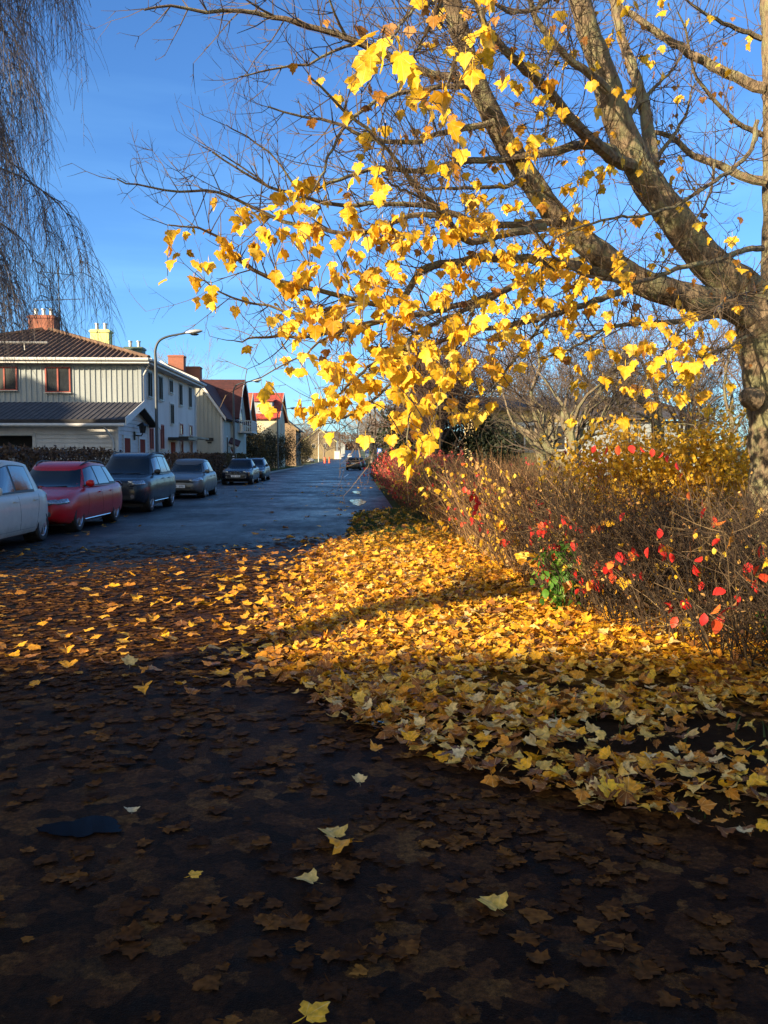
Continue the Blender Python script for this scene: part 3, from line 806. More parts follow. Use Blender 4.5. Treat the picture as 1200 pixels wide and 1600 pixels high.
def gable_roof(parent, x0, x1, y0, y1, ze, zr, axis, mat, t=.16, over=.45, seams=None, name='roof', bargemat=None):
    """ridge along axis 'X' or 'Y'"""
    m = MB()
    if axis == 'Y':
        xm = (x0 + x1) / 2; k = (zr - ze) / ((x1 - x0) / 2); xo0, xo1 = x0 - over, x1 + over; zo = ze - k * over
        for xa in (xo0, xo1):
            q = [(xa, y0 - over, zo), (xm, y0 - over, zr), (xm, y1 + over, zr), (xa, y1 + over, zo)]
            if xa == xo1: q = q[::-1]
            nn = Vector(q[1]) - Vector(q[0]); nn = nn.cross(Vector(q[2]) - Vector(q[1])); nn = nn if nn.z > 0 else -nn
            m.slab(q, nn, t)
            if seams:
                n = int((y1 - y0 + 2 * over) / seams); off = nn.normalized() * t
                ribs(m, Vector((xa, y0 - over, zo)) + off, Vector((xa, y1 + over, zo)) + off, Vector((xm, y0 - over, zr)) + off, Vector((xm, y1 + over, zr)) + off, n, .03 if seams > .4 else .045)
        r = m.build(name, mat, parent, fix=True)
        if bargemat:
            for y in (y0 - over - .012,):
                for xa in (xo0, xo1):
                    b = MB(); b.slab([(xa, y, zo - .10), (xa, y, zo + .2), (xm, y, zr + .2), (xm, y, zr - .10)], (0, -1, 0), .04)
                    b.build('bargeboard', bargemat, r, fix=True)
    else:
        ym = (y0 + y1) / 2; k = (zr - ze) / ((y1 - y0) / 2); yo0, yo1 = y0 - over, y1 + over; zo = ze - k * over
        for ya in (yo0, yo1):
            q = [(x0 - over, ya, zo), (x0 - over, ym, zr), (x1 + over, ym, zr), (x1 + over, ya, zo)]
            nn = Vector(q[1]) - Vector(q[0]); nn = nn.cross(Vector(q[2]) - Vector(q[1])); nn = nn if nn.z > 0 else -nn
            m.slab(q, nn, t)
            if seams:
                n = int((x1 - x0 + 2 * over) / seams); off = nn.normalized() * t
                ribs(m, Vector((x0 - over, ya, zo)) + off, Vector((x1 + over, ya, zo)) + off, Vector((x0 - over, ym, zr)) + off, Vector((x1 + over, ym, zr)) + off, n, .03 if seams > .4 else .026)
        r = m.build(name, mat, parent, fix=True)
        if bargemat:
            x = x1 + over + .012
            for ya in (yo0, yo1):
                b = MB(); b.slab([(x, ya, zo - .10), (x, ya, zo + .2), (x, ym, zr + .2), (x, ym, zr - .10)], (1, 0, 0), .04)
                b.build('bargeboard', bargemat, r, fix=True)
    return r
def gable_walls(parent, x0, x1, y0, y1, ze, zr, axis, mat, z0=0, name='wall'):
    m = MB()
    if axis == 'Y':
        xm = (x0 + x1) / 2; m.slab([(x0, y0, z0), (x1, y0, z0), (x1, y0, ze), (xm, y0, zr), (x0, y0, ze)], (0, 1, 0), y1 - y0)
    else:
        ym = (y0 + y1) / 2; m.slab([(x0, y0, z0), (x0, y1, z0), (x0, y1, ze), (x0, ym, zr), (x0, y0, ze)], (1, 0, 0), x1 - x0)
    return m.build(name, mat, parent, fix=True)

# ---- A: the big white two-storey house
def house_a():
    r = thing('white_house', 'large two-storey white house with hipped brown tile roof and red-framed front windows', 'house')
    X0, X1, Y0, Y1, ZE = -24.8, -11.0, 45.0, 60.0, 6.45
    xm = (X0 + X1) / 2; half = (X1 - X0) / 2; zr = 8.7; yh = Y0 + 6.4
    w = MB(); w.bx(X0, X1, Y0 + .14, Y1, 0, ZE); w.build('wall', M['pale_wall'], r)
    b = MB(); b.bx(X0, X1 - .14, Y0 + .06, Y0 + .137, 3.0, ZE)      # vertical boarding with battens
    x = X0 + .1
    while x < X1 - .05: b.bx(x - .03, x + .03, Y0 + .02, Y0 + .057, 3.0, ZE); x += .27
    b.build('board_cladding', M['white_wood'], r)
    part('corner_board', M['white_wood'], r, (X1 - .137, X1 + .02, Y0 + .01, Y0 + .137, 0, ZE))
    part('plinth', M['kerb'], r, (X1 + .003, X1 + .05, Y0 + .2, Y1, 0, .55))
    # hipped roof
    o = .55; ze = ZE + .02; m = MB(); k = (zr - ZE) / half
    E = [(X0 - o, Y0 - o), (X1 + o, Y0 - o), (X1 + o, Y1 + o), (X0 - o, Y1 + o)]
    zo = ZE - k * o + .25
    A, B = (xm, yh, zr + .25), (xm, Y1 + o, zr + .25)
    e = [(*q, zo) for q in E]
    m.face([e[0], e[1], A]); m.face([e[1], e[2], B, A]); m.face([e[3], e[0], A, B]); m.face([e[2], e[3], B])
    m.face([e[3], e[2], e[1], e[0]])
    n = 50
    for i in range(n):           # tile rows on the front hip
        f = (i + .5) / n; xx = E[0][0] + (E[1][0] - E[0][0]) * f; g = 1 - abs(f - .5) * 2
        top = Vector((xx, Y0 - o + (yh - Y0 + o) * g, zo + (zr + .25 - zo) * g)); bot = Vector((xx, Y0 - o, zo))
        m.tube([bot + Vector((0, 0, .02)), top + Vector((0, 0, .02))], .075, 5)
    n = 56
    for i in range(n):           # and on the street side
        yy = Y0 - o + (Y1 - Y0 + 2 * o) * (i + .5) / n
        g = min(1, (yy - (Y0 - o)) / (yh - Y0 + o)); m.tube([(X1 + o, yy, zo + .02), (X1 + o + (xm - X1 - o) * g, yy, zo + (zr + .25 - zo) * g + .02)], .07, 5)
    m.tube([Vector(e[1]) + Vector((0, 0, .06)), Vector(A) + Vector((0, 0, .06))], .13, 6); m.tube([Vector(e[0]) + Vector((0, 0, .06)), Vector(A) + Vector((0, 0, .06))], .13, 6)
    m.tube([Vector(A) + Vector((0, 0, .06)), Vector(B) + Vector((0, 0, .06))], .13, 6)
    rf = m.build('roof', M['brown_tile'], r, fix=True)
    s = MB(); s.bx(X0 - o, X1 + o, Y0 - o, Y1 + o, zo - .22, zo - .02); s.build('eaves', M['white_trim'], r)
    gutter(r, (X0 - o, Y0 - o - .08, zo - .03), (X1 + o, Y0 - o - .08, zo - .03), .085); gutter(r, (X1 + o + .08, Y0 - o, zo - .03), (X1 + o + .08, Y1 + o, zo - .03), .085)
    pipe(r, [(X1 + o + .06, Y0 - o + .25, zo - .1), (X1 + .3, Y0 + .05, zo - .45), (X1 + .09, Y0 + .12, zo - .8), (X1 + .09, Y0 + .12, .2)])
    pipe(r, [(X1 + o + .06, Y1 - .3, zo - .1), (X1 + .10, Y1 - .3, zo - .8), (X1 + .10, Y1 - .3, .2)])
    # snow rail along the front slope
    q = MB(); zz = zo + k * 1.4 * (half / (yh - Y0)); q.tube([(X0 + 1.5, Y0 + .95, zo + .98), (-16.0, Y0 + .95, zo + .98)], .06, 6)
    for xx in np.arange(X0 + 2, -16, 1.4): q.bar((xx, Y0 + .95, zo + .6), (xx, Y0 + .95, zo + .98), .05, .05)
    q.build('snow_rail', M['zinc'], rf)
    chimney(rf, -18.15, 51.6, 7.9, 9.75, 1.45, .95, M['brick'], 3)
    chimney(rf, -15.95, 55.4, 7.6, 9.5, 1.15, .8, M['yellow_paint'], 2)
    chimney(rf, -14.55, 58.0, 7.0, 8.75, 1.2, .9, M['green_metal'], 2)
    # windows on the front: dark red frames
    for x, zc, w_, h_ in ((-15.2, 5.5, 1.28, 1.3), (-17.9, 5.55, 1.3, 1.2), (-21.6, 5.5, 1.3, 1.3)):
        window(r, (x, Y0 + .02, zc), w_, h_, 'S', M['red_frame'], 2)
    # street side
    for y, z, w_, h_, c in ((46.75, 5.42, .95, 1.35, 2), (49.3, 5.42, .95, 1.35, 2), (52.1, 5.75, .9, .8, 2), (54.9, 5.45, .95, 1.35, 2), (58.0, 5.5, .95, 1.35, 2),
                           (52.3, 4.12, .9, 1.2, 2), (46.9, 2.55, .95, 1.2, 2), (49.5, 2.7, .95, 1.4, 2), (55.0, 3.3, .9, .7, 1), (58.1, 3.3, .9, .7, 1), (55.0, 2.2, .8, .8, 1), (58.1, 2.2, .85, .85, 1)):
        window(r, (X1, y, z), w_, h_, 'E', M['blackpl'] if z > 4 else M['red_frame'], c, 1, M['white_trim'])
    part('door', M['brown_door'], r, (X1 + .002, X1 + .06, 52.0, 53.0, .15, 2.45))
    part('door_canopy', M['blackmetal'], r, (X1 + .002, X1 + 1.2, 51.2, 54.0, 2.58, 2.72))
    a = MB(); a.bx(X1 + .002, X1 + .9, 54.3, 60.0, 2.74, 2.84); a.build('window_canopy', M['blackmetal'], r)
    return r
house_a()
# television aerial on the roof ridge
t = thing('roof_aerial', 'thin television aerial standing beside the brick chimney on the white house roof', 'aerial', (-17.25, 51.6, 8.7))
m = MB(); m.tube([(0, 0, 0), (0, 0, 3.9)], .035, 6); m.build('mast', M['steel'], t)
for z, l, a in ((3.5, 1.0, .5), (2.0, 1.5, -.2)):
    m = MB(); d = Vector((math.cos(a), math.sin(a), 0)); c = Vector((0, 0, z)); m.tube([c - d * l, c + d * l], .022, 5)
    for i in range(7):
        q = c + d * l * (i / 3.5 - .95); e = Vector((-d.y, d.x, .35)).normalized() * (.28 - .02 * i); m.tube([q - e, q + e], .014, 4)
    m.build('antenna', M['steel'], t)

# ---- the garage block in front of it
def garage():
    r = thing('garage_building', 'low white timber garage with dark tile roof and twin red doors, before the white house', 'garage')
    X0, X1, Y0, Y1, ZE, ZR = -24, -9.55, 35.0, 40.2, 3.05, 3.78
    ym = (Y0 + Y1) / 2
    w = MB(); w.slab([(-12.9, Y0 + .1, 0), (-12.9, Y1, 0), (-12.9, Y1, ZE), (-12.9, ym, ZR), (-12.9, Y0 + .1, ZE)], (1, 0, 0), X1 + 12.9)
    w.bx(-14.9, -12.905, Y0 + .1, Y1, 2.42, ZE); w.bx(X0, -14.905, Y0 + .1, Y1, 0, ZE); w.build('wall', M['shed_wood'], r, fix=True)
    b = MB(); z = .1
    while z < ZE - .1:                                      # lapped boards
        for xa, xb in ((-12.85, X1 - .06), (X0, -14.95)):
            b.slab([(xa, Y0 + .1, z), (xa, Y0 + .05, z), (xa, Y0 + .085, z + .165), (xa, Y0 + .1, z + .165)], (1, 0, 0), xb - xa)
        z += .17
    z = .1
    while z < ZR - .15:
        hw = (ym - Y0 - .12) * (1 if z < ZE else (ZR - z) / (ZR - ZE))
        b.slab([(X1, ym - hw, z), (X1 + .045, ym - hw, z), (X1 + .012, ym - hw, z + .165), (X1, ym - hw, z + .165)], (0, 1, 0), 2 * hw)
        z += .17
    b.build('board_cladding', M['shed_wood'], r, fix=True)
    part('corner_board', M['white_trim'], r, (X1 - .06, X1 + .06, Y0 + .02, Y0 + .10, 0, ZE), (X1 + .002, X1 + .06, Y1 - .12, Y1, 0, ZE))
    part('opening_shade', M['dark_int'], r, (-14.9, -12.9, Y0 + .6, Y0 + .65, 0, 2.42))  # dark sheet standing for the shade inside the open garage
    part('opening_trim', M['white_trim'], r, (-12.895, -12.77, Y0 + .02, Y0 + .09, 0, 2.55), (-14.9, -12.9, Y0 + .02, Y0 + .09, 2.43, 2.55))
    gable_roof(r, X0, X1, Y0, Y1, ZE, ZR, 'X', M['dark_tile'], .13, .45, .22, bargemat=M['white_trim'])
    gutter(r, (X0, Y0 - .55, ZE - .22), (X1 + .45, Y0 - .55, ZE - .22), .07)
    pipe(r, [(X1 - .35, Y0 - .5, ZE - .3), (X1 - .25, Y0 - .2, ZE - .55), (X1 - .15, Y0 - .02, ZE - .85), (X1 - .15, Y0 - .02, .2)])
    for y in (36.3, 38.85):
        d = MB(); d.bx(X1 + .003, X1 + .07, y - .48, y + .48, .05, 2.35); dd = d.build('door', M['brown_door'], r)
        d = MB()
        for a, c_, e, f in ((y - .60, y - .483, .05, 2.47), (y + .483, y + .60, .05, 2.47), (y - .483, y + .483, 2.353, 2.47)): d.bx(X1 + .002, X1 + .09, a, c_, e, f)
        d.build('door_frame', M['white_trim'], dd)
garage()
t = thing('wall_lantern', 'black lantern fixed to the garage gable between its two doors', 'lantern', (-9.5, 37.55, 2.5))
m = MB(); m.bx(0, .06, -.09, .09, -.2, .16); m.tube([(.03, 0, 0), (.3, 0, -.02), (.36, 0, .08)], .03, 6); m.build('bracket', M['blackmetal'], t)
m = MB(); m.lathe([(.001, .52), (.04, .5), (.26, .36), (.26, .33), (.16, .33), (.11, .05), (.001, .04)], 6, Matrix.Translation((.36, 0, .05))); m.build('lamp_cage', M['blackmetal'], t)

# ---- B: white house with brick chimneys seen over the roof of A
r = thing('gabled_house', 'white gabled house with two brick chimneys rising behind the white house roof', 'house')
gable_walls(r, -24, -13.4, 85, 97, 7.0, 10.6, 'Y', M['white_wood']); rf = gable_roof(r, -24, -13.4, 85, 97, 7.0, 10.6, 'Y', M['dark_tile'], bargemat=M['white_trim'])
chimney(rf, -17.6, 86.6, 9, 11.5, 1.5, 1.2, M['brick'], 0); chimney(rf, -16.3, 88.5, 8.5, 10.6, 1.4, 1.2, M['brick'], 0)
window(r, (-17, 85, 5), 1.1, 1.4, 'S', M['white_frame'], 2)

# ---- C: cream house with the steep maroon roof and a balcony gable on the street
def house_c():
    r = thing('cream_house', 'cream timber house with steep dark red roof and a balcony on its street gable', 'house')
    X0, X1, Y0, Y1 = -17.6, -10.1, 66, 80
    prof = [(X1 + .35, 4.35), (-11.8, 7.25), (-13.85, 8.15), (-15.9, 7.25), (X0 - .35, 4.35)]
    w = MB(); q = [(X0, 0), (X1, 0), (X1, 4.7), (-11.9, 7.1), (-13.85, 8.0), (-15.8, 7.1), (X0, 4.7)]
    w.slab([(x, Y0, z) for x, z in q], (0, 1, 0), Y1 - Y0)
    w.slab([(-13, 70.5, 0), (-9.75, 70.5, 0), (-9.75, 77.5, 0), (-13, 77.5, 0)], (0, 0, 1), 4.9)
    w.slab([(-9.75, 70.5, 4.9), (-9.75, 77.5, 4.9), (-9.75, 75.3, 7.0), (-9.75, 74.0, 7.75), (-9.75, 72.7, 7.0)], (-1, 0, 0), 3)
    w.build('wall', M['cream_wood'], r, fix=True)
    b = MB()
    x = X0 + .1
    while x < X1:
        zt = np.interp(x, [p[0] for p in q[2:]][::-1], [p[1] for p in q[2:]][::-1]); b.bx(x - .03, x + .03, Y0 - .035, Y0 - .002, .5, zt - .12); x += .3
    b.build('board_cladding', M['cream_wood'], r)
    part('corner_board', M['white_trim'], r, (X1 - .13, X1 + .03, Y0 - .05, Y0 - .003, 0, 4.6), (X1 + .003, X1 + .03, Y0, Y0 + .14, 0, 4.6))
    m = MB()
    for (xa, za), (xb, zb) in zip(prof, prof[1:]):
        d = Vector((xb - xa, 0, zb - za)); nn = Vector((-d.z, 0, d.x)); nn = nn if nn.z > 0 else -nn
        m.slab([(xa, Y0 - .4, za), (xb, Y0 - .4, zb), (xb, Y1 + .4, zb), (xa, Y1 + .4, za)], nn, .14)
    p2 = [(70.1, 4.55), (72.4, 7.05), (74.0, 7.95), (75.6, 7.05), (77.9, 4.55)]
    for (ya, za), (yb, zb) in zip(p2, p2[1:]):
        d = Vector((0, yb - ya, zb - za)); nn = Vector((0, -d.z, d.y)); nn = nn if nn.z > 0 else -nn
        m.slab([(-13.6, ya, za), (-13.6, yb, zb), (-9.35, yb, zb), (-9.35, ya, za)], nn, .14)
    rf = m.build('roof', M['maroon_tile'], r, fix=True)
    b = MB()
    for (ya, za), (yb, zb) in zip(p2, p2[1:]): b.slab([(-9.345, ya, za - .12), (-9.345, yb, zb - .12), (-9.345, yb, zb + .17), (-9.345, ya, za + .17)], (1, 0, 0), .04)
    for (xa, za), (xb, zb) in zip(prof, prof[1:]): b.slab([(xa, Y0 - .405, za - .12), (xb, Y0 - .405, zb - .12), (xb, Y0 - .405, zb + .17), (xa, Y0 - .405, za + .17)], (0, -1, 0), .04)
    b.build('bargeboard', M['white_trim'], rf, fix=True)
    # balcony
    bl = MB(); bl.bx(-9.74, -8.6, 72.2, 76.0, 3.55, 3.68)
    bal = bl.build('balcony', M['white_trim'], r)
    bl = MB(); bl.bx(-8.68, -8.62, 72.25, 75.95, 4.5, 4.58); bl.bx(-9.7, -8.6, 72.22, 72.28, 4.5, 4.58)
    for y in np.arange(72.3, 76, .17): bl.bx(-8.67, -8.63, y - .03, y + .03, 3.69, 4.5)
    for x in np.arange(-9.65, -8.68, .17): bl.bx(x - .03, x + .03, 72.23, 72.27, 3.69, 4.5)
    bl.build('balcony_railing', M['white_trim'], bal)
    part('balcony_door', M['pane'], r, (-9.747, -9.70, 73.4, 74.6, 3.72, 5.6))
    window(r, (-9.75, 74.0, 6.55), .7, .8, 'E', M['white_frame'], 1, 1, M['white_trim'])
    # porch on the near side of the wing
    part('door', M['brown_door'], r, (-10.9, -9.95, 70.43, 70.497, .1, 2.15))
    m = MB(); m.slab([(-11.4, 69.2, 3.1), (-11.4, 70.48, 3.5), (-9.3, 70.48, 2.75), (-9.3, 69.2, 2.35)], (0, 0, 1), .1); m.build('porch_roof', M['maroon_tile'], r, fix=True)
    m = MB(); m.bar((-11.3, 69.3, 2.95), (-9.4, 69.3, 2.3), .06, .2)
    m.tube([(-10.98, 69.3, .0), (-10.98, 69.3, 1.9), (-10.8, 69.3, 2.25), (-10.43, 69.3, 2.4), (-10.05, 69.3, 2.25), (-9.87, 69.3, 1.9), (-9.87, 69.3, 0)], .05, 5); m.build('porch_frame', M['white_trim'], r)
    window(r, (-11.5, 66, 2.5), .01 + 1.0, .01 + .5, 'S', M['blackpl'], 2) if False else None
    m = MB(); m.bx(-11.35, -10.75, Y0 - .09, Y0 - .04, 2.75, 3.0); m.bx(-11.2, -10.9, Y0 - .09, Y0 - .04, 2.58, 2.7); m.build('house_sign', M['blackmetal'], r)
    pipe(r, [(X1 + .06, Y0 + .2, 4.4), (X1 + .06, Y0 + .2, .2)])
    window(r, (X1, 68.2, 2.4), .5, 1.4, 'E', M['blackpl'], 1, 1, M['white_trim'])
house_c()
r = thing('small_gabled_house', 'small house with orange tile roof and white gable, right of the balcony', 'house')
gable_walls(r, -17, -10.9, 86.5, 92.5, 5.1, 7.9, 'X', M['cream']); gable_roof(r, -17, -10.9, 86.5, 92.5, 5.1, 7.9, 'X', M['orange_tile'], .14, .35, .33, bargemat=M['white_trim'])
window(r, (-10.9, 89.5, 4.2), 1, 1.3, 'E', M['white_frame'], 2)
# ---- D: red metal roof
r = thing('red_roofed_house', 'cream house with bright red sheet metal roof, beyond the balcony house', 'house')
gable_walls(r, -19.5, -9.6, 106, 118, 6.3, 9.6, 'X', M['cream'])
rf = gable_roof(r, -19.5, -9.6, 106, 118, 6.3, 9.6, 'X', M['red_metal'], .14, .4, .6, bargemat=M['white_trim'])
m = MB(); m.slab([(-12.4, 106.6, 6.8), (-10.2, 106.6, 6.8), (-10.2, 106.6, 8.3), (-12.4, 106.6, 8.3)], (0, 1, 0), 3.5); dm = m.build('dormer', M['white_wood'], rf, fix=True)
m = MB(); m.slab([(-12.6, 106.3, 8.3), (-10.0, 106.3, 8.3), (-10.0, 111, 8.75), (-12.6, 111, 8.75)], (0, 0, 1), .1); m.build('dormer_roof', M['red_metal'], rf, fix=True)
window(rf, (-11.3, 106.6, 7.6), 1.2, .95, 'S', M['white_frame'], 2)
chimney(rf, -15.5, 112, 9, 10.7, 1.0, .9, M['brick'], 0)
for x in (-16, -12.6): window(r, (x, 106, 4.9), 1.1, 1.3, 'S', M['white_frame'], 2)
window(r, (-9.6, 112, 5.2), 1.1, 1.3, 'E', M['white_frame'], 2)
# ---- E: tan gabled house
r = thing('brown_gabled_house', 'brown timber house with its gable in dappled sun, beyond the red roof', 'house')
gable_walls(r, -18.5, -9.3, 135, 147, 5.9, 9.6, 'Y', M['tan_wall']); gable_roof(r, -18.5, -9.3, 135, 147, 5.9, 9.6, 'Y', M['grey_roof'], bargemat=M['ochre_wall'])
for x in (-15.5, -12): window(r, (x, 135, 4.4), 1.1, 1.3, 'S', M['white_frame'], 2)
# ---- far houses
g = gz(300)
r = thing('ochre_gabled_house', 'ochre gabled house with dark roof, far up the street on the left', 'house')
gable_walls(r, -18.2, -7.0, 300, 314, 6.2 + g, 10.4 + g, 'Y', M['ochre_wall'], g - .5); gable_roof(r, -18.2, -7.0, 300, 314, 6.2 + g, 10.4 + g, 'Y', M['grey_roof'], bargemat=M['yellow_paint'])
for x in (-14.5, -10.5): window(r, (x, 300, 4.6 + g), 1.2, 1.4, 'S', M['white_frame'], 2)
g = gz(380)
r = thing('dark_roofed_house', 'dark roofed house just right of the ochre gable, far up the street', 'house')
gable_walls(r, -16, -8.0, 380, 392, 7.5 + g, 11.2 + g, 'X', M['white_wood'], g - .5); gable_roof(r, -16, -8.0, 380, 392, 7.5 + g, 11.2 + g, 'X', M['grey_roof'])
window(r, (-10, 380, 5 + g), 1.2, 1.4, 'S', M['white_frame'], 2)
g = gz(520)
r = thing('distant_white_house', 'distant white house with red roof where the street ends', 'house')
gable_walls(r, -15, -6.5, 520, 530, 5.5 + g, 9.2 + g, 'Y', M['white_wood'], g - .5); gable_roof(r, -15, -6.5, 520, 530, 5.5 + g, 9.2 + g, 'Y', M['red_metal'])
window(r, (-10, 520, 3 + g), 1.2, 1.4, 'S', M['white_frame'], 2)
# ---- yellow house across the garden on the right
r = thing('yellow_house', 'pale yellow house with white shed wing behind the garden trees on the right', 'house')
gable_walls(r, 6.9, 16.6, 46, 55, 4.1, 4.9, 'X', M['yellow_wall']); gable_roof(r, 6.9, 16.6, 46, 55, 4.1, 4.9, 'X', M['grey_roof'], .15, .5, .33)
for x in (9.0, 11.2, 14.6): window(r, (x, 46, 2.6), 1.1, 1.4, 'S', M['white_frame'], 2, 1, M['white_trim'])
part('shed_wing', M['white_wood'], r, (11.5, 17.2, 42.2, 45.99, 0, 3.35))
m = MB(); m.slab([(11.2, 41.8, 3.38), (17.5, 41.8, 3.38), (17.5, 45.9, 3.95), (11.2, 45.9, 3.95)], (0, 0, 1), .12); m.build('shed_roof', M['grey_roof'], r, fix=True)

# ---- buildings behind and left of the viewer: they throw the shade over the street
def plain_house(name, label, x0, x1, y0, y1, ze, zr, axis, wm, rm):
    r = thing(name, label, 'house')
    gable_walls(r, x0, x1, y0, y1, ze, zr, axis, wm); gable_roof(r, x0, x1, y0, y1, ze, zr, axis, rm, .15, .4)
    if axis == 'Y':
        for y in np.arange(y0 + 2, y1 - 1, 3.2): window(r, (x1, y, 1.8), 1.1, 1.3, 'E', M['white_frame'], 2)
    else:
        for x in np.arange(x0 + 2, x1 - 1, 3.2): window(r, (x, y0, 1.9), 1.1, 1.3, 'S', M['white_frame'], 2)
    return r
plain_house('row_house', 'long low house on the left, outside the picture', -23.4, -16.0, 2.9, 24.5, 6.2, 9.3, 'Y', M['pale_wall'], M['dark_tile'])
plain_house('corner_house', 'house across the side street behind the viewer', -42, -13, -23.5, -14, 8.6, 12.3, 'X', M['cream'], M['brown_tile'])
plain_house('backyard_house', 'tall house in the yards behind the left row', -46, -33.5, 13.0, 25.5, 11.2, 15.0, 'Y', M['pale_wall'], M['dark_tile'])
# ------------------------------------------------------------------ ground, road, verges
def nz(x, y, s=1.0, o=0.0): return noise.noise(Vector((x * s + o, y * s - o, o)))
EDGE = [(2.35, 6.0), (2.6, 4.2), (2.9, 3.0), (3.4, 1.75), (4.3, .6), (5.4, -.02), (7, -.40), (9, -.48), (12, -.36), (15, -.2), (24, -.12), (25.0, 1.15), (40, 1.22), (84, 1.3), (86, 2.4), (125, 2.4), (130, .4), (700, .4)]
EY = [e[0] for e in EDGE]; EX = [e[1] for e in EDGE]
def edge_x(y): return float(np.interp(y, EY, EX)) + .10 * nz(0, y, 1.3, 3)
def verge_d(x, y):
    if y < 2.3: return -1.0
    d = x - edge_x(y)
    if y < 5: d = min(d, (y - 2.3 - .0) * 1.2 + max(0, x - 4) * .05)
    return d
def verge_z(x, y):
    d = verge_d(x, y)
    s = min(1, max(0, d / .7)); s = s * s * (3 - 2 * s)
    return gz(y) + (-.03 if d < 0 else 0) + .008 + s * (.065 + .03 * nz(x, y, .8, 5)) if d > -.02 else gz(y) - .03

m = MB(); ysr = [-400, -120, -60, -30, 0, 30, 60, 90, 110] + [110 + 30 * i for i in range(1, 21)] + [800, 1000, 1500, 2500]
m.grid([[(x, y, (gz(y) if y < 700 else gz(700)) - .07) for x in (-1500, -300, -80, -30, -10, 0, 10, 30, 80, 300, 1500)][::-1] for y in ysr])
tag(m.build('ground', M['lawn'], None, 'all'), kind='structure')
# asphalt: street and forecourt in one sheet
m = MB()
ys1 = [-60, -30, -15, -8, -4, 0, 2, 4, 6, 8, 10, 12, 14]
m.grid([[(x, y, .005 * nz(x, y, .35) * (abs(x) < 12)) for x in [-70, -40, -20] + list(np.arange(-12, 12.1, .8)) + [20, 40, 70]][::-1] for y in ys1 + []])
ys2 = [14] + list(np.arange(16, 110, 4)) + list(np.arange(110, 720, 12))
m.grid([[(x, y, gz(y) + (.005 * nz(x, y, .35) if y == 14 else 0) - .03 * max(0, abs(x + 3.6) - 3) / 3) for x in (-8.2, -6, -3.6, -1.5, 0, 2.6)][::-1] for y in ys2])
tag(m.build('road', M['asphalt'], None, 'all'), kind='structure')
m = MB(); m.grid([[(x, y, -.022 - .03 + .034) for x in (-.12, .4, .9, 1.5)][::-1] for y in np.arange(24, 85, 3)])
tag(m.build('side_path', M['path'], None, 'all'), kind='structure')
# right verge, gently domed
xs = list(np.arange(-1.6, 6, .16)) + [6.5, 7.5, 9, 12, 18, 30, 60]
ysv = list(np.arange(2.0, 26, .18)) + list(np.arange(26, 88, 1.5)) + list(np.arange(88, 300, 8))
m = MB(); m.grid([[(x, y, verge_z(x, y)) for x in xs][::-1] for y in ysv])
def verge_mat():
    n = NT('verge_soil_and_grass'); t = n.tex(5, 8, .7); t2 = n.tex(.55, 5, .6); f = n.tex(70, 5, .7)
    soil = n.ramp(t.outputs[0], [(.3, (.02, .0125, .007)), (.7, (.06, .036, .019))])
    gr = n.ramp(f.outputs[0], [(.3, (.02, .032, .010)), (.7, (.065, .085, .025))])
    k = n.ramp(t2.outputs[0], [(.42, g3(0)), (.58, g3(1))])
    gy = n.add('TexCoord'); gs = n.add('SeparateXYZ'); n.lk(gy.outputs['Object'], gs.inputs[0])
    gm = n.add('MapRange'); n.lk(gs.outputs[1], gm.inputs[0]); gm.inputs[1].default_value = 8; gm.inputs[2].default_value = 14
    col = n.mix(n_math(n, 'MULTIPLY', k.outputs[0], gm.outputs[0]), soil.outputs[0], gr.outputs[0])
    # older leaves pressed into the ground where the pile lies
    cells, cr_ = litter_cells(n, 14, [(0, (.10, .045, .012)), (.4, (.34, .15, .02)), (1, (.60, .30, .03))])
    tc = n.add('TexCoord'); xy = n.add('SeparateXYZ'); n.lk(tc.outputs['Object'], xy.inputs[0])
    yy = n_math(n, 'ADD', xy.outputs[1], n_math(n, 'MULTIPLY', n_math(n, 'SUBTRACT', t.outputs[0], .5), 5.0))
    far = n.add('MapRange'); n.lk(yy, far.inputs[0]); far.inputs[1].default_value = 16.5; far.inputs[2].default_value = 14.5
    nr = n.add('MapRange'); n.lk(yy, nr.inputs[0]); nr.inputs[1].default_value = 4.9; nr.inputs[2].default_value = 6.4
    col = n.mix(n_math(n, 'MULTIPLY', far.outputs[0], nr.outputs[0]), col, cells)
    n.lk(col, n.b.inputs['Base Color']); n.b.inputs['Roughness'].default_value = .95; n.b.inputs['Specular IOR Level'].default_value = .06
    n.bump(f.outputs[0], 1, .05); return n.m
M['verge'] = verge_mat()
tag(m.build('grass_verge', M['verge'], None, 'all'), kind='structure')
# left verge and kerb
m = MB(); ysl = list(np.arange(3.2, 110, 2.2)) + list(np.arange(110, 710, 12))
m.grid([[(x, y, gz(y) + (.11 if x < -8.35 else .10) + (.05 * nz(x, y, .3, 8) if x < -8.6 else 0)) for x in (-90, -40, -25, -18, -14, -12, -10.5, -9.4, -8.7, -8.32)][::-1] for y in ysl])
tag(m.build('pavement_verge', M['lawn'], None, 'all'), kind='structure')
m = MB()
for a, b in zip(ysl, ysl[1:]): m.slab([(-8.318, a + .006, gz(a) - .1), (-8.318, b - .006, gz(b) - .1), (-8.12, b - .006, gz(b) - .1), (-8.12, a + .006, gz(a) - .1)], (0, 0, 1), .225)
tag(m.build('kerb', M['kerb'], None, fix=True), kind='structure')
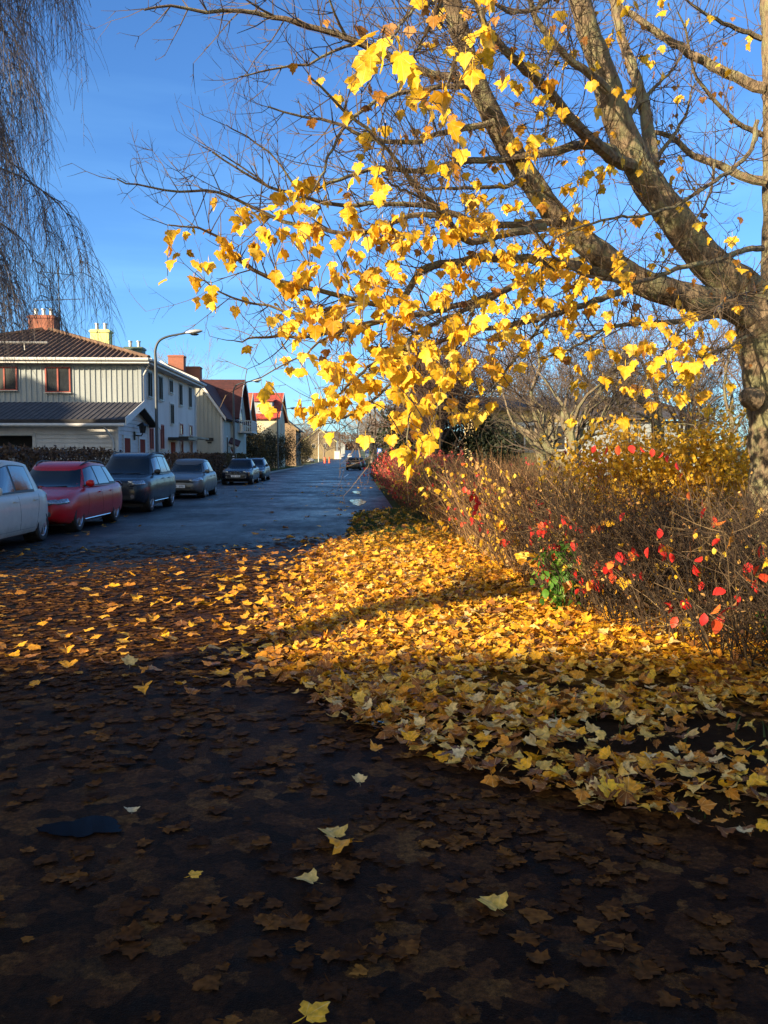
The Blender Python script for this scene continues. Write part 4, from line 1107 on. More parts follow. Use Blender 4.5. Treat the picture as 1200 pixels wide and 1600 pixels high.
# painted bay marks by the far estate car
m = MB()
for q in ([(-.95, 66), (-.83, 66), (-.62, 78), (-.74, 78)], [(-2.2, 93), (1.9, 92.6), (1.9, 92.75), (-2.2, 93.15)], [(-1.55, 96), (-1.45, 96), (-1.35, 101), (-1.45, 101)]):
    m.face([(x, y, gz(y) + .006 - .03 * max(0, abs(x + 3.6) - 3) / 3) for x, y in q])
tag(m.build('road_markings', M['paint_line'], None), kind='structure')
# puddles
def puddle(cx, cy, rx, ry, z, seed, label):
    m = MB(); p = []
    for i in range(36):
        a = 2 * math.pi * i / 36; k = 1 + .8 * noise.noise(Vector((math.cos(a) * 1.3 + seed, math.sin(a) * 1.3, seed))) + .28 * noise.noise(Vector((math.cos(a) * 3 + seed, math.sin(a) * 4, 3)))
        p.append((cx + rx * k * math.cos(a), cy + ry * k * math.sin(a), z))
    m.face(p); o = m.build('puddle', M['dirty_water'] if cy < 4 else M['water'], None); tag(o, label, 'puddle'); return o
g = P(130, 1302, 3.6)
puddle(-1.17, 3.66, .17, .09, .009, 1, 'small dark puddle in the asphalt at the lower left')
puddle(.05, 30.2, .24, 2.0, .008, 2, 'bright puddle by the hedge end, reflecting the sky, the nearer and larger one')
puddle(.06, 38.5, .18, 1.4, .008, 3, 'smaller bright puddle just beyond the larger one')
puddle(.12, 5.05, .13, .10, .024, 4, 'tiny puddle of blue sky at the edge of the leaf pile')

# ------------------------------------------------------------------ leaves on the ground
LP = [(.02, 0), (.17, -.08), (.38, -.05), (.39, .08), (.54, .14), (.63, .38), (.49, .41), (.32, .49), (.35, .66), (.17, .74), (.06, .90), (0, 1.0)]
def leaf_template(c1, c2, fold, tw, stalk=True, ragged=0, rag=.09):
    out = LP + [(-x, y) for x, y in LP[-2::-1]]
    rg = random.Random(int(c1 * 100 + fold * 37 + tw * 11) + ragged)
    pts = [(0, .36)] + [(x * (1 + rg.uniform(-rag, rag)), y + rg.uniform(-rag, rag) * .35) for x, y in out]
    V = []
    for x, y in pts:
        z = c1 * x * x + c2 * (y - .4) ** 2 + fold * abs(x) + tw * x * (y - .4) + rg.uniform(-.025, .025)
        V.append((x, y, z))
    T = [(0, i, i % (len(pts) - 1) + 1) for i in range(1, len(pts))]
    if stalk:
        b = len(V); V += [(-.012, 0, 0), (.012, 0, 0), (.03, -.3, -.02), (.01, -.55, .02)]; T += [(b, b + 2, b + 1), (b, b + 3, b + 2)]
    return np.array(V, float), np.array(T, int)
FLAT = [leaf_template(.02 * i - .04, .02, .02 * (i - 2), .02, True, i) for i in range(5)]
CURL = [leaf_template(a, b, c, d, True, i) for i, (a, b, c, d) in enumerate(((.5, -.25, .1, .2), (-.6, .35, -.1, -.3), (.3, .5, .35, .1), (-.3, -.5, .25, .4), (.8, .2, -.25, -.2), (-.9, -.2, .3, .2), (.2, .9, .1, -.5), (.1, -.3, .5, 0)))]
HANG = [leaf_template(a, b, c, d, True, 20 + i) for i, (a, b, c, d) in enumerate(((-.35, -.2, .1, .1), (-.5, -.35, .25, -.2), (.2, -.3, -.3, .1), (-.2, -.5, .4, .2), (-.7, -.1, .1, .3), (.1, -.2, .15, -.1), (-.4, -.6, -.2, .1)))]
WET = [leaf_template(.03 * i - .06, .03, .03 * (i - 2), .03, i % 2 == 0, 50 + i, .24) for i in range(7)]
def small_template(w, fold, bend):
    pts = [(0, .5), (0, 0), (w * .8, .25), (w, .55), (w * .6, .82), (0, 1), (-w * .6, .82), (-w, .55), (-w * .8, .25)]
    V = [(x, y, fold * abs(x) + bend * (y - .3) ** 2) for x, y in pts]; T = [(0, i, i % 8 + 1) for i in range(1, 9)]
    return np.array(V, float), np.array(T, int)
OVATE = [small_template(.34, .3, -.3), small_template(.30, -.3, .3), small_template(.36, .1, -.5)]
TINY = [(np.array([(0, 0, 0), (.3, .45, .08), (0, 1, -.05), (-.3, .45, .08)], float), np.array([(0, 1, 2), (0, 2, 3)]))]

def pile_density(x, y):
    """1 where the leaves lie thick"""
    d = verge_d(x, y)
    n = .5 + .5 * nz(x, y, 1.1, 2)
    if y > 14: far = max(0, 1 - (y - 14.2) / 3.2)
    else: far = 1
    if d < -.75: return 0
    if d < 0:
        base = max(0, 1 + d / (.25 + .35 * min(1, max(0, (y - 5) / 3))))
    else: base = 1
    # bare soil patches under the bush
    for cx, cy, rx, ry in ((1.42, 5.62, .66, .34), (1.85, 4.5, .62, .34), (2.75, 5.0, .6, .34), (2.6, 4.0, .7, .36)):
        q = ((x - cx) / rx) ** 2 + ((y - cy) / ry) ** 2 + 1.4 * nz(x, y, 3.5, 6)
        if q < 1.6: base *= .20 + .5 * max(0, q - .8)
    if y < 5.0: base *= .40 + .45 * n
    if y < 3.8: base *= .45
    return base * (far * (.5 + .5 * min(1, n * 1.6)) if y > 13 else 1)
pos, rx, sc, rd = [], [], [], []
tries = 0
while tries < 74000:
    tries += 1
    y = 2.5 + 17.5 * RNG.random() ** 1.25; x = RNG.uniform(-1.5, 5.2)
    if RNG.random() > pile_density(x, y): continue
    s = RNG.uniform(.040, .096) * (1.0 if y < 9 else 1.1)
    tilt = RNG.gauss(0, .29), RNG.gauss(0, .29)
    z = max(0.0, verge_z(x, y)) + .012 + RNG.random() * .05 + s * .22 * (abs(tilt[0]) + abs(tilt[1]))
    pos.append((x, y, z)); rx.append((RNG.uniform(0, 6.283), *tilt)); sc.append(s)
    dd_ = verge_d(x, y)
    sh = max(0, min(1, (6.6 - y) / 1.5)); q_ = RNG.random()  # shade put into leaf colours: more brown and pale leaves near the viewer
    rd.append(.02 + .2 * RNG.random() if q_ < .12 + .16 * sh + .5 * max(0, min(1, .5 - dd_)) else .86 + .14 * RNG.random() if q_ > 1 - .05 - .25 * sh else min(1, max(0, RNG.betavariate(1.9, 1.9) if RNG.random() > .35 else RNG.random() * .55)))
pos = np.array(pos); rx = np.array(rx)
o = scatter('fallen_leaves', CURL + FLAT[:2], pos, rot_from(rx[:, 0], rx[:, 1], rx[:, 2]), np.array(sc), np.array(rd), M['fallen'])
tag(o, kind='stuff')
# a second, thinner spill of leaves over the asphalt, and wet trodden ones
pos, rx, sc, rd = [], [], [], []; w_pos, w_rx, w_sc, w_rd = [], [], [], []
for i in range(60000):
    y = 1.5 + 16.5 * RNG.random() ** 1.15; x = RNG.uniform(-8, 5.5) if y > 4 else RNG.uniform(-3.2, 3.6)
    d = verge_d(x, y)
    if d > .05: continue
    dd = -d if y > 4.8 else max(0, min(-d if d > -1 else 9, math.hypot(max(0, edge_x(max(3.0, y)) - x), max(0, (3.1 + .25 * (3 - x) - y)))))
    n = nz(x, y, .9, 4) * .5 + .5; n2 = nz(x, y, 2.4, 9) * .5 + .5
    if y > 5.5: f = math.exp(-max(0, dd - 1.0) / 5.5) * (1 if y < 10.5 else max(0, 1 - (y - 10.5 + 3 * nz(x, y, .5, 7)) / 6.5))
    else: f = .85 * math.exp(-max(0, dd - .8) / 2.0) * max(.1, min(1, (y - 1.3) / 3.2)) * (1 if x > -1.7 else max(.12, 1 + (x + 1.7) / 1.2))
    p = f * min(1, max(.03, (n * .8 + n2 * .7 - (.52 if y < 6.2 else .36)) * 3.2))
    if RNG.random() > p * (1 if y > 6 else .58): continue
    s = RNG.uniform(.035, .105)
    if math.hypot((x + 1.17) / .22, (y - 3.66) / .14) < 1: continue
    w_pos.append((x, y, .0045 + .004 * RNG.random() + .005 * nz(x, y, .35))); w_rx.append((RNG.uniform(0, 6.283), RNG.gauss(0, .02), RNG.gauss(0, .02))); w_sc.append(s)
    lit = 1 if y > 6 else .55
    w_rd.append(min(1, RNG.betavariate(1.6, 2.3) * (1.08 if y > 6.2 else .84)))  # sunlight put into wet leaf colours: brighter in the lit patch, duller nearer
    if RNG.random() < (.30 * math.exp(-dd / .9) + .008) * (1.0 if y > 5.5 else .35 if dd < .5 else .05):
        pos.append((x + RNG.uniform(-.2, .2), y, .035 + .02 * RNG.random())); rx.append((RNG.uniform(0, 6.283), RNG.gauss(0, .22), RNG.gauss(0, .22))); sc.append(RNG.uniform(.065, .12)); rd.append(RNG.betavariate(1.4, 3.0) * .9)
for i in range(170):    # stray leaves along the street's edge and under the cars
    y = RNG.uniform(13, 60); x = RNG.choice((RNG.gauss(-.4, .7), RNG.gauss(-5.9, .8), RNG.gauss(-.9, 1.2)))
    if verge_d(x, y) > 0 or x < -8: continue
    pos.append((x, y, .02)); rx.append((RNG.uniform(0, 6.283), RNG.gauss(0, .15), RNG.gauss(0, .15))); sc.append(RNG.uniform(.09, .14)); rd.append(RNG.random() * .5)
for i in range(700):    # leaves caught in the grass beyond the pile
    y = RNG.uniform(15, 26); x = RNG.uniform(-.2, 1.8)
    if verge_d(x, y) < 0: continue
    pos.append((x, y, verge_z(x, y) + .05)); rx.append((RNG.uniform(0, 6.283), RNG.gauss(0, .4), RNG.gauss(0, .4))); sc.append(RNG.uniform(.06, .12)); rd.append(RNG.random() * .6)
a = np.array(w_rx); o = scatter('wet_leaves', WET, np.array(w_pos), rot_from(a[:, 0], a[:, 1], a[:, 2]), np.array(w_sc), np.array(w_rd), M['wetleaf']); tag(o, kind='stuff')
a = np.array(rx); o = scatter('scattered_leaves', CURL + FLAT, np.array(pos), rot_from(a[:, 0], a[:, 1], a[:, 2]), np.array(sc), np.array(rd), M['fallen']); tag(o, kind='stuff')
# single leaves that catch the eye on the dark asphalt
ONE = 'single maple leaves lying on the asphalt'
def single(px, py, s, yaw, rnd, label, tilt=(0.05, .05), lift=.02):
    d = P(px, py, 1.0) - Vector((0, 0, CAM_H)); t = -(CAM_H - lift) / d.z; p = Vector((0, 0, CAM_H)) + d * t
    r = rot_from(np.array([yaw]), np.array([tilt[0]]), np.array([tilt[1]]))
    tv, tf = CURL[0] if rnd > .7 else FLAT[2]
    W = (r[0] @ tv.T).T * s
    o = np_mesh('maple_leaf', W, tf, np.full(len(tv), rnd), tv, M['fallen'] if rnd > .3 else M['wetleaf']); o.location = (p.x, p.y, p.z - float(W[:, 2].min()) - lift + .018)
    tag(o, label, 'leaf', ONE)
single(478, 1588, .088, -.9, .62, 'bright yellow maple leaf at the very bottom of the picture')
single(298, 1368, .052, -1.0, .60, 'small bright yellow leaf alone on the dark asphalt, right of the puddle')
single(778, 1420, .105, .5, .86, 'large pale yellow maple leaf with raised lobes, alone on the brown mat')
single(490, 1378, .085, 1.1, .93, 'dull olive yellow leaf left of the large pale leaf')
single(190, 1420, .10, -1.3, .18, 'flat brown leaf on bare dark asphalt below the puddle')
single(525, 1308, .105, .4, .90, 'crumpled tan leaf above the dull olive leaf')
single(206, 1268, .055, .2, 1.0, 'small whitish leaf just above the puddle')
single(562, 1222, .06, .1, .97, 'small pale leaf with its stalk upright, beside the pile edge', (.5, .1), .03)
single(202, 1040, .10, .3, .95, 'pale yellow leaf standing up on the road at the sunlit patch edge', (.7, .2), .04)
single(955, 1232, .11, .2, .72, 'fresh yellow leaf standing up in the shaded pile', (.75, .1), .09)

# grass blades on the verges
pos, rx, sc, rd = [], [], [], []
for i in range(26000):
    if i < 17000: y = 13 + 12.5 * RNG.random(); x = RNG.uniform(-.4, 2.2)
    elif i < 17300: y = RNG.uniform(3.0, 8); x = RNG.uniform(.8, 4.5)
    else: y = RNG.uniform(58, 120); x = RNG.uniform(-11, -8.35)
    if x > -3 and verge_d(x, y) < .1: continue
    n = nz(x, y, 1.5, 1) * .5 + .5
    if RNG.random() > n * 1.5: continue
    z = verge_z(x, y) if x > -3 else gz(y) + .11
    pos.append((x, y, z)); rx.append((RNG.uniform(0, 6.28), 1.57 + RNG.gauss(0, .5), RNG.gauss(0, .4))); sc.append(RNG.uniform(.05, .11) * (1 if y < 50 else 1.6)); rd.append(RNG.random())
bl = [(np.array([(-.07, 0, 0), (.07, 0, 0), (.04, .6, .08), (0, 1, .25)], float), np.array([(0, 1, 2), (0, 2, 3)]))]
a = np.array(rx); o = scatter('grass', bl, np.array(pos), rot_from(a[:, 0], a[:, 1], a[:, 2]), np.array(sc), np.array(rd), M['grass']); tag(o, kind='stuff')
# ------------------------------------------------------------------ trees and hedges
def rv(s=1.0): return Vector((RNG.gauss(0, s), RNG.gauss(0, s), RNG.gauss(0, s)))

class Tree:
    def __init__(self): self.tw = MB(); self.nodes = []
    def twig(self, p, d, L, r, lvl, up=.10, wob=.22, sub=.11, sides=3, rec=True):
        n = max(3, int(L / .10)); st = L / n; pts = [Vector(p)]; d = Vector(d).normalized()
        for i in range(n):
            d = (d + rv(wob) * .6 + Vector((0, 0, up))).normalized(); pts.append(pts[-1] + d * st)
        self.tw.tube(pts, [r * (1 - .65 * i / n) for i in range(n + 1)], sides, False)
        if rec: self.nodes += pts[1:]
        if lvl > 0:
            nsub = max(1, int(L / sub))
            for k in range(nsub):
                i = RNG.randint(1, n) if n > 1 else 1
                dd = (pts[i] - pts[i - 1]).normalized(); side = dd.cross(rv()).normalized()
                self.twig(pts[i], dd * .75 + side * RNG.uniform(.5, 1.0) + Vector((0, 0, .1)), L * RNG.uniform(.22, .5), r * .62, lvl - 1, up, wob, sub * .9, sides, rec)
        return pts

def grow(t, big, p, d, L, r, lvl, prm):
    """a bare crown: limbs to big, the fine wood to t.tw"""
    n = max(4, int(L / prm.get('seg', .35))); st = L / n; pts = [Vector(p)]; d = Vector(d).normalized()
    for i in range(n):
        d = (d + rv(prm.get('wob', .14)) + Vector((0, 0, prm.get('up', .04)))).normalized(); pts.append(pts[-1] + d * st)
    rad = [r * (1 - .55 * i / n) for i in range(n + 1)]
    (big if r > prm.get('thin', .03) else t.tw).tube(pts, rad, prm.get('ns', 6) if r > .03 else 3, False)
    t.nodes += pts[1:]
    if lvl == 0: return
    k = prm['kids'][min(len(prm['kids']) - 1, prm['lv'] - lvl)]
    for j in range(k):
        f = RNG.uniform(.3, 1.0) if j > 0 else 1.0
        i = max(1, min(n, int(f * n))); dd = (pts[i] - pts[i - 1]).normalized(); side = dd.cross(rv()).normalized()
        sp = RNG.uniform(*prm.get('spread', (.5, 1.1)))
        grow(t, big, pts[i], dd + side * sp * (1 if j else .4), L * RNG.uniform(*prm.get('ratio', (.5, .75))), max(prm.get('rmin', .003), rad[i] * RNG.uniform(.45, .68)), lvl - 1, prm)

def bare_tree(name, label, loc, h, r, group=None, lv=5, kids=(5, 5, 5, 5, 4), mat='greytwig', trunkmat='greytwig', d=(0, 0, 1), L=None, **kw):
    root = thing(name, label, 'tree', loc, 0, group)
    t = Tree(); big = MB(); prm = dict(lv=lv, kids=kids); prm.update(kw)
    tr = [Vector((0, 0, -.1))]; n = 7; dv = Vector(d).normalized()
    for i in range(n): dv = (dv + rv(.05)).normalized(); tr.append(tr[-1] + dv * h / n)
    m = MB(); m.tube(tr, [r * (1.15 - .35 * i / n) for i in range(n + 1)], 10, True); m.build('trunk', M[trunkmat], root, True)
    L = L or h
    for j in range(kids[0]):
        i = RNG.randint(max(1, n - 3), n) if j else n; dd = (tr[i] - tr[i - 1]).normalized(); side = dd.cross(rv()).normalized()
        grow(t, big, tr[i] - dd * .05, dd + side * RNG.uniform(.4, 1.0), L * RNG.uniform(.55, .85), r * RNG.uniform(.42, .62), lv - 1, prm)
    if big.v: big.build('branches', M[trunkmat], root, True)
    t.tw.build('twigs', M[mat], root)
    return root, t

# ---- the maple that fills the upper right
def roughen(m, a=.016):
    m.v = [(x + a * noise.noise(Vector((x * 9, y * 9, z * 4))) + a * .6 * noise.noise(Vector((x * 24, y * 24, z * 9))), y + a * noise.noise(Vector((x * 9 + 7, y * 9, z * 4))) + a * .6 * noise.noise(Vector((x * 24, y * 24 + 5, z * 9))), z) for x, y, z in m.v]
def maple():
    root = thing('maple_tree', 'big leaning maple at the right edge holding the last bright yellow leaves over the street', 'tree', (0, 0, 0))
    base = P(1222, 700, 9.0)
    t = Tree(); T = MB()
    root.location = (base.x, base.y, .05); off = -Vector(root.location)
    def W(px, py, d): return P(px, py, d) + off
    def path(pts, d0, d1, r0, r1, step=.12):
        n = len(pts); q = []
        for i, p in enumerate(pts):
            f = i / (n - 1); v = W(p[0], p[1], d0 + (d1 - d0) * f); q.append((*v, r0 + (r1 - r0) * f ** .85))
        return cr(q, step)
    def limb(pts, d0, d1, r0, r1, name, ns=22, lump=.05):
        c = path(pts, d0, d1, r0, r1, .05); m = MB()
        m.tube([Vector(x[:3]) for x in c], [x[3] * (1 + lump * noise.noise(Vector((i * .18, r0 * 9, 1)))) for i, x in enumerate(c)], ns, True)
        roughen(m); return m.build(name, M['bark'], root, True), c
    tw = []
    # trunk
    pts = [Vector((base.x, base.y, 0)) + off + Vector((0, 0, -.1)), *[W(x, y, 9.0) for x, y in ((1222, 760), (1218, 700), (1212, 620), (1204, 550), (1196, 500), (1190, 462))]]
    m = MB(); rr = [.40, .33, .30, .29, .31, .30, .24]; c = cr([(*p, r) for p, r in zip(pts, rr)], .05)
    m.tube([Vector(x[:3]) for x in c], [x[3] * (1 + .05 * noise.noise(Vector((i * .3, 4, 4)))) for i, x in enumerate(c)], 32, True)
    k = W(1172, 622, 8.78); m.lathe([(.001, .10), (.07, .09), (.11, .03), (.12, -.08)], 10, Matrix.Translation(k) @ Matrix.Rotation(R(-75), 4, 'Y') @ Matrix.Rotation(R(20), 4, 'X'))
    roughen(m); m.build('trunk', M['bark'], root, True)
    L1 = [(1196, 490), (1160, 450), (1115, 418), (1062, 352), (1006, 275), (968, 195), (943, 115), (915, 35), (893, -60), (870, -170)]
    L2 = [(1196, 515), (1150, 480), (1090, 468), (1005, 442), (935, 396), (872, 340), (822, 272), (782, 208), (748, 135), (716, 42), (694, -60), (670, -170)]
    L3 = [(1210, 500), (1218, 420), (1218, 300), (1216, 150), (1210, 0), (1202, -150)]
    for p, d0, d1, r0, r1 in ((L1, 9.0, 8.2, .215, .080), (L2, 9.0, 7.4, .165, .062), (L3, 9.1, 9.6, .20, .13)):
        o, c = limb(p, d0, d1, r0, r1, 'limb'); tw.append((c, .3, .28))
    def D(i, p): return None
    BR = [  # pixel polyline, depth at start and end, radius at start and end
        ([(1018, 262), (1014, 215), (1004, 160), (990, 110), (972, 60), (958, 0)], 8.6, 9.6, .075, .045),
        ([(1195, 285), (1158, 275), (1117, 254), (1083, 242), (1050, 215), (1020, 205)], 9.2, 9.4, .055, .025),
        ([(1196, 140), (1150, 121), (1100, 96), (1062, 75), (1008, 37), (965, 8), (930, -30)], 9.4, 9.8, .065, .03),
        ([(985, 258), (955, 246), (925, 221), (896, 192), (867, 154), (832, 118), (800, 88), (760, 40), (735, -20)], 8.5, 6.6, .07, .022),
        ([(960, 240), (945, 230), (908, 227), (867, 237), (783, 248), (725, 252), (650, 268), (590, 262), (530, 280), (480, 300)], 8.5, 7.2, .055, .010),
        ([(948, 140), (925, 120), (896, 100), (867, 70), (837, 25), (815, -30)], 8.3, 7.6, .045, .02),
        ([(748, 140), (700, 120), (635, 104), (587, 78), (540, 58), (483, 40), (427, 25), (375, 18), (323, 17), (267, 9), (225, 14)], 7.6, 6.4, .042, .007),
        ([(560, 66), (520, 80), (480, 100), (440, 106), (405, 112), (372, 122)], 7.1, 6.6, .014, .005),
        ([(540, 58), (520, 20), (510, -30)], 7.0, 6.6, .014, .006), ([(430, 26), (395, 5), (360, -22)], 6.7, 6.4, .010, .004),
        ([(772, 190), (700, 206), (640, 222), (570, 214), (520, 190), (470, 180), (420, 168)], 7.7, 7.0, .030, .006),
        ([(745, 135), (700, 136), (670, 139), (605, 152), (553, 182), (527, 217), (505, 262), (488, 300)], 7.6, 6.6, .028, .007),
        ([(850, 354), (815, 362), (783, 367), (748, 376), (725, 374), (702, 346), (683, 326), (658, 300), (631, 269), (605, 234), (561, 190), (518, 152), (483, 117)], 7.9, 6.0, .040, .007),
        ([(702, 346), (683, 336), (640, 338), (596, 355), (557, 368), (518, 360), (462, 351), (423, 338), (388, 321), (345, 300), (300, 299), (258, 297), (215, 288), (180, 281)], 7.1, 6.3, .026, .005),
        ([(1010, 446), (940, 425), (867, 410), (783, 402), (720, 408), (690, 412), (657, 425), (631, 464), (600, 474), (570, 472), (483, 451), (418, 433), (375, 407), (345, 373), (310, 358), (262, 352)], 8.6, 6.2, .055, .005),
        ([(570, 472), (520, 482), (470, 492), (420, 478), (380, 470), (345, 456), (320, 440)], 6.7, 6.2, .015, .005),
        ([(1190, 388), (1158, 392), (1117, 408), (1054, 421), (992, 442), (933, 433), (888, 417), (858, 392), (838, 360)], 8.8, 6.6, .032, .008),
        ([(1183, 190), (1175, 233), (1148, 262), (1117, 283), (1054, 321), (1000, 336), (950, 342), (880, 365), (840, 392)], 8.9, 6.8, .026, .007),
        ([(872, 345), (820, 352), (760, 350), (700, 330), (660, 322), (600, 318), (540, 322), (470, 306), (420, 290), (370, 262), (330, 236)], 8.2, 6.9, .038, .006),
        ([(420, 290), (392, 270), (360, 248), (345, 240)], 7.1, 6.9, .009, .004),
        ([(470, 306), (440, 260), (400, 222), (372, 206), (352, 196)], 7.3, 7.0, .010, .004),
        ([(935, 398), (860, 420), (800, 448), (740, 470), (680, 486), (600, 502), (500, 524), (440, 526), (400, 528), (365, 532)], 8.6, 5.8, .042, .004),
        ([(600, 502), (560, 506), (520, 524), (497, 535), (475, 555), (452, 566), (407, 590)], 6.6, 5.6, .013, .004),
        ([(800, 448), (740, 480), (690, 500), (640, 528), (590, 562), (555, 592), (520, 627), (492, 648)], 7.9, 5.0, .026, .004),
        ([(640, 528), (635, 570), (640, 610), (640, 650), (636, 690)], 6.2, 4.9, .012, .004),
        ([(740, 480), (720, 530), (700, 570), (690, 610), (676, 660)], 7.1, 5.0, .014, .004),
        ([(1000, 446), (930, 470), (860, 492), (790, 510), (720, 520), (670, 545), (610, 600), (565, 640), (520, 660)], 8.7, 5.4, .036, .005),
        ([(860, 492), (820, 540), (790, 580), (765, 620), (740, 655)], 7.7, 5.8, .016, .004),
        ([(1150, 485), (1080, 500), (1010, 506), (950, 512), (900, 540), (850, 560)], 8.9, 7.0, .036, .006),
        ([(1080, 500), (1050, 530), (1030, 560), (1010, 600), (990, 626)], 8.3, 6.2, .016, .004),
        ([(1180, 520), (1130, 545), (1095, 560), (1068, 590), (1050, 620)], 8.9, 6.0, .020, .004),
        ([(1184, 455), (1160, 460), (1130, 470), (1122, 490)], 8.6, 5.3, .02, .004),
        ([(700, -40), (690, 0), (672, 40), (655, 70), (640, 95)], 6.8, 4.2, .018, .004), ([(690, 0), (650, 12), (625, 40), (606, 72)], 6.2, 4.0, .012, .004),
        ([(735, -20), (752, 20), (756, 60), (752, 95)], 6.0, 4.4, .012, .004), ([(716, 42), (710, 90), (700, 130), (690, 158)], 7.2, 4.2, .014, .004),
        ([(683, 326), (640, 300), (610, 286), (590, 262)], 6.9, 4.9, .012, .004), ([(725, 252), (716, 262), (700, 270)], 7.6, 5.2, .01, .004),
        ([(860, 150), (856, 190), (846, 220), (835, 240)], 8.2, 6.1, .012, .004), ([(867, 70), (858, 90), (850, 108)], 8.0, 6.0, .012, .004),
        ([(1192, 210), (1150, 190), (1110, 150), (1085, 110), (1075, 60), (1060, 20)], 9.4, 8.6, .03, .008), ([(1190, 60), (1140, 40), (1100, 20), (1060, -10)], 9.5, 9, .03, .01),
        ([(1116, 254), (1110, 300), (1090, 340), (1080, 370)], 9.2, 8.2, .016, .005), ([(1006, 275), (1040, 230), (1070, 180), (1085, 130)], 8.8, 9.6, .03, .008),
        ([(968, 195), (1010, 150), (1050, 110), (1080, 60)], 8.7, 9.6, .028, .008), ([(893, -30), (840, 10), (800, 20), (770, 5)], 8.0, 6.8, .03, .01),
        ([(822, 272), (790, 290), (740, 292), (690, 296), (640, 290)], 8.0, 7.2, .026, .008), ([(930, 395), (900, 380), (880, 330), (850, 300), (820, 300)], 8.7, 7.5, .025, .008),
    ]
    B = MB()
    for pts, d0, d1, r0, r1 in BR:
        c = path(pts, d0, d1, r0, r1, .09)
        q = [Vector(x[:3]) for x in c]
        q = [p + rv(.006) for p in q]
        B.tube(q, [x[3] for x in c], 8 if r0 > .03 else 6, True); t.nodes += q[len(q) // 4:]
        tw.append((c, .12, .15 if r0 < .02 else .19))
    B.build('branches', M['bark'], root, True)
    # side twigs all along
    for c, skip, gap in tw:
        acc = 0; n = len(c)
        for i in range(int(n * skip) + 1, n):
            a, b = Vector(c[i - 1][:3]), Vector(c[i][:3]); dd = b - a; acc += dd.length; dd.normalize()
            while acc > gap * .40:
                acc -= gap * RNG.uniform(.7, 1.1) * .40
                side = dd.cross(rv()).normalized(); L = RNG.uniform(.15, .72) * (1.15 if c[i][3] > .02 else .8)
                t.twig(b, dd * RNG.uniform(.2, .9) + side + Vector((0, 0, .15)), L, min(.0065, c[i][3] * .5), 2 if L > .3 else 1, .07, .17, .12)
        e = Vector(c[-1][:3]); t.twig(e, e - Vector(c[-3][:3]), .3, .004, 1, .05, .15)
    # leaves: clumps hang from whichever twig is nearest
    CL = [(610, 85, 35, 30, 4.0, 5), (645, 85, 14, 45, 4.2, 5), (690, 150, 32, 35, 4.2, 6), (755, 75, 28, 45, 4.5, 6), (760, 12, 20, 15, 4.5, 3), (590, 275, 40, 32, 4.9, 8), (700, 270, 40, 25, 5.2, 7),
        (830, 240, 40, 35, 6.1, 8), (845, 110, 50, 40, 6.0, 6), (520, 130, 22, 16, 6.5, 3), (545, 170, 30, 30, 6.5, 4), (500, 290, 40, 30, 6.8, 8), (500, 370, 90, 55, 6.5, 52), (430, 400, 55, 45, 6.4, 22), (560, 400, 60, 50, 6.3, 34),
        (650, 400, 80, 65, 6.5, 42), (740, 385, 50, 50, 6.6, 30), (840, 420, 60, 55, 7.0, 40), (870, 480, 50, 60, 7.0, 34), (470, 490, 60, 50, 6.3, 32), (560, 490, 80, 48, 6.3, 50), (660, 500, 90, 48, 6.3, 52), (760, 540, 60, 60, 6.6, 30),
        (570, 580, 70, 38, 5.6, 40), (520, 640, 48, 26, 5.2, 24), (640, 600, 58, 55, 5.4, 36), (640, 690, 20, 20, 4.9, 9), (680, 662, 22, 18, 5.0, 6), (725, 620, 40, 45, 5.8, 18), (1020, 540, 55, 45, 6.6, 20), (1060, 592, 38, 28, 6.2, 13),
        (1125, 505, 9, 6, 5.3, 1), (1095, 580, 12, 20, 6, 3), (335, 440, 60, 38, 6.3, 16), (270, 395, 18, 16, 6.3, 5), (262, 440, 10, 8, 6.3, 2), (350, 380, 40, 40, 6.5, 12), (965, 150, 14, 20, 7, 3), (1025, 120, 12, 8, 8.5, 2), (930, 300, 60, 50, 8.0, 10), (900, 560, 60, 40, 7.2, 14),
        (450, 575, 40, 18, 5.7, 7), (361, 578, 2, 2, 5.7, 1), (420, 620, 18, 14, 5.4, 4), (480, 330, 60, 30, 6.6, 18), (900, 150, 60, 60, 8, 8), (800, 330, 60, 60, 7.4, 18), (790, 170, 60, 60, 7.4, 8), (1010, 300, 70, 60, 8.5, 14), (1000, 60, 60, 50, 9, 12), (900, 430, 80, 50, 7.4, 26), (980, 470, 70, 40, 7.4, 14), (1090, 530, 60, 40, 7, 10), (700, 60, 70, 50, 6.8, 8), (620, 190, 60, 40, 6.6, 10), (880, 330, 50, 40, 7.6, 10), (730, 320, 60, 40, 6.8, 14), (1110, 620, 30, 20, 6.6, 6), (940, 620, 60, 30, 7, 8)]
    kd = kdtree.KDTree(len(t.nodes))
    for i, v in enumerate(t.nodes): kd.insert(v, i)
    kd.balance()
    extra = []
    lp, lr, ls, lc = [], [], [], []
